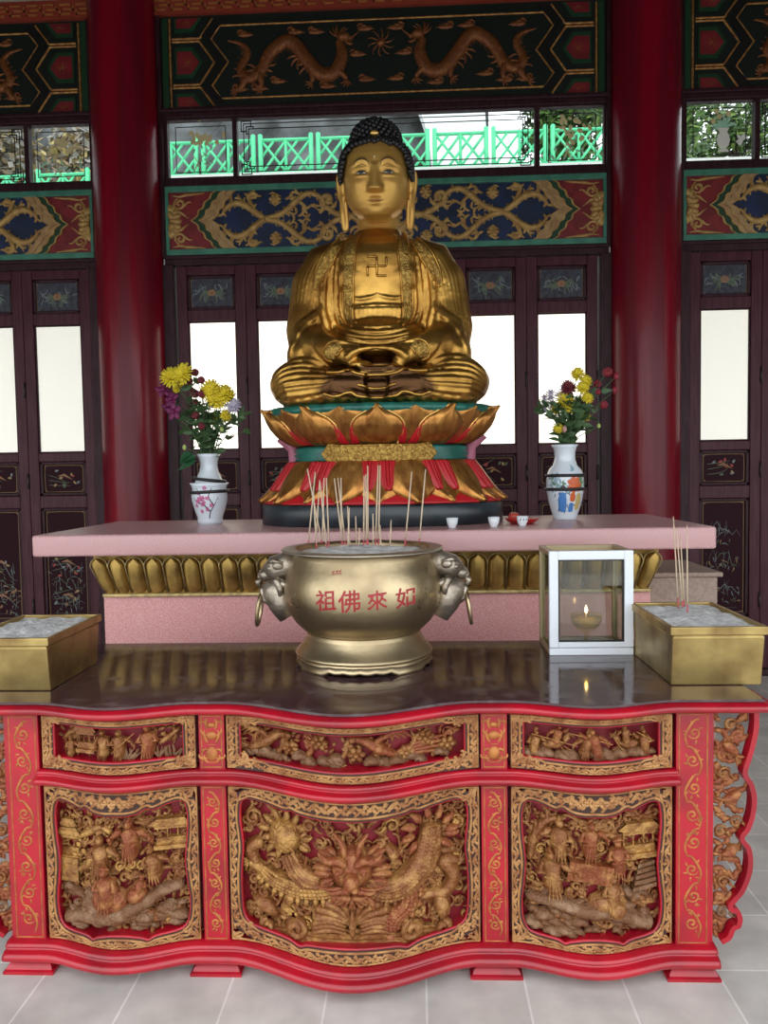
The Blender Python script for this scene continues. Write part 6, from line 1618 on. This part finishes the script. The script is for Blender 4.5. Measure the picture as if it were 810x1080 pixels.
    # leafy sprigs between the blooms
f1 = lambda x, y: (170+x/5.69, 370+y/5.69)
L1 = [(65, 165, 'yellow', 'mum', .052), (135, 140, 'yellow', 'mum', .05), (100, 222, 'yellow', 'mum', .026), (300, 240, 'yellow', 'mum', .05), (375, 268, 'yellow', 'mum', .05), (338, 300, 'yellow', 'mum', .045), (415, 275, 'yellow', 'mum', .03), (328, 408, 'yellow', 'mum', .035), (392, 392, 'yellow', 'mum', .03),
      (15, 235, 'magenta', 'orchid', .038), (62, 290, 'magenta', 'orchid', .038), (75, 365, 'magenta', 'orchid', .042), (40, 330, 'magenta', 'orchid', .03)]
L1 += [(x, y, 'dark red', 'rose', s) for x, y, s in ((203, 130, .026), (165, 180, .028), (240, 175, .024), (205, 258, .028), (245, 260, .026), (298, 285, .028), (205, 310, .024), (245, 350, .024), (205, 388, .024), (290, 415, .024), (243, 452, .024), (180, 235, .022))]
L1 += [(438, 332, 'lilac', 'mum', .036), (140, 580, 'green', 'bud', .014), (365, 470, 'green', 'bud', .014)]
bouquet(Vector((vl.x, vl.y, ZS+.37)), vy, [(*f1(x, y), c, k, s) for x, y, c, k, s in L1], 'plum vase', 'flowers in the plum vase', 5)
f2 = lambda x, y: (560+x/6, 380+y/6)
L2 = [(297, 90, 'yellow', 'mum', .033), (345, 135, 'yellow', 'mum', .030), (325, 178, 'yellow', 'mum', .030), (212, 248, 'yellow', 'mum', .042), (252, 292, 'yellow', 'mum', .040), (335, 355, 'yellow', 'mum', .03), (155, 312, 'yellow', 'mum', .024), (355, 240, 'yellow', 'mum', .028), (172, 432, 'yellow', 'mum', .024), (310, 265, 'yellow', 'mum', .028),
      (125, 220, 'lilac', 'daisy', .036), (85, 250, 'lilac', 'daisy', .03), (205, 210, 'lilac', 'daisy', .036), (88, 292, 'lilac', 'daisy', .032), (132, 278, 'lilac', 'daisy', .028),
      (235, 175, 'dark red', 'mum', .036), (352, 272, 'dark red', 'mum', .03), (485, 75, 'red', 'rose', .032), (420, 150, 'red', 'rose', .026), (462, 282, 'red', 'rose', .026), (425, 200, 'red', 'rose', .018), (540, 100, 'red', 'bud', .018), (530, 190, 'red', 'bud', .02), (213, 436, 'pink', 'bud', .016), (430, 415, 'green', 'bud', .012)]
bouquet(Vector((vr.x, vr.y, ZS+.385)), vy, [(*f2(x, y), c, k, s) for x, y, c, k, s in L2], 'figure vase', 'flowers in the figure vase', 6)
def sprigs(base, n, hw, hh, label, seed, broad=None):
    r = random.Random(seed); root = thing('leaf_sprig', label, 'foliage', tuple(base))
    for i in range(n):
        a = r.uniform(-1, 1); tip = base+Vector((a*hw, r.uniform(-.06, .06), hh*r.uniform(.45, 1)*(1-.35*abs(a))))
        P = crom([tuple(base+Vector((a*.02, 0, -.05))), tuple(base+(tip-base)*.5+Vector((-a*.02, 0, .02))), tuple(tip)], 6)
        b = MB(); b.tube(P, [.003, .0018], 5); b.build('stem', m_stem, root)
        b = MB()
        for k in range(9): leaf(b, Vector(P[min(len(P)-1, int(r.uniform(.25, 1)*len(P)))]), Vector((r.gauss(a*.5, .9), r.gauss(-.3, .6), r.uniform(-.4, .9))), r.uniform(.04, .075), r.uniform(.009, .018), r)
        b.build('leaves', m_fl, root)
    if broad is not None:
        b = MB()
        for d, L, w in ((Vector((-.35, -.4, -.85)), .13, .05), (Vector((-.8, -.3, -.5)), .09, .035), (Vector((-.2, -.5, -.5)), .10, .035)): leaf(b, broad, d, L, w, random.Random(3))
        b.build('broad_leaf', mat('broad_leaf', (.03, .12, .05), .5), root)
sprigs(Vector((vl.x, vl.y, ZS+.37)), 15, .20, .36, 'green leaves and stems filling the bouquet in the plum vase', 1, at(203, 478, vy-.06))
sprigs(Vector((vr.x, vr.y, ZS+.385)), 13, .15, .30, 'green leaves and stems filling the bouquet in the figure vase', 2)

# ------------------------------------------------------------------ cups and the red dish
m_cup = mat('white_cup', (.72, .76, .80), .2); m_dish = mat('red_dish', (.36, .012, .012), .3)
def cup(px, py, Y, label, s=1.0):
    p = at(px, py, Y); p.z = ZS
    root = thing('tea_cup', label, 'cup', tuple(p), 'white tea cups on the altar')
    b = MB(); b.lathe([(0, .004), (.014, .004), (.014, 0), (.016, .0), (.017, .005), (.024, .018), (.028, .046), (.0265, .046), (.022, .02), (.012, .010), (0, .009)], 28, tuple(p), s, s); b.build('bowl', m_cup, root)
    b = MB(); b.lathe([(0, .034), (.0245, .034), (.0, .0345)], 20, tuple(p)); b.build('tea', mat('tea', (.25, .2, .12), .1), root)
    return root
cup(477, 556, 3.60, 'plain white tea cup in front of the black throne base, left of the other two')
cup(521, 555.5, 3.62, 'plain white tea cup standing between the throne base and the red dish')
c3 = cup(551, 554.5, 3.66, 'white tea cup with dark marks standing before the red dish')
p = world_loc(c3); b = MB(lambda u, v, w: (p.x+(.026+w)*sin(u/.026), p.y-(.026+w)*cos(u/.026), p.z+v)); 
for k in range(3): b.rt(curl(-.018+.015*k, .026, .5, .018, 2, 5), [.001, .003, .001], .0, .4)
b.build('painted_mark', m_dkbr, c3)
p = at(550.5, 549, 3.80); p.z = ZS
dish = thing('red_dish', 'shallow red dish on the altar between the throne and the figure vase', 'dish', tuple(p))
b = MB(); b.lathe([(0, .004), (.05, .004), (.05, 0), (.052, 0), (.066, .010), (.086, .026), (.084, .028), (.06, .014), (0, .012)], 40, tuple(p)); b.build('plate', m_dish, dish)
q = at(542, 544, 3.82); q.z = ZS+.014
b = MB(); b.lathe([(0, 0), (.016, .0), (.026, .011), (.028, .023), (.023, .036), (.009, .041), (0, .038)], 24, tuple(q)); o = b.build('red_fruit', mat('fruit_red', (.40, .05, .03), .3), origin=tuple(q))
tag(o, 'small red fruit lying in the shallow red dish', 'fruit')
b = MB(); b.tube([(q.x, q.y, q.z+.037), (q.x+.004, q.y, q.z+.05)], .002, 6); b.build('stalk', m_stem, o)
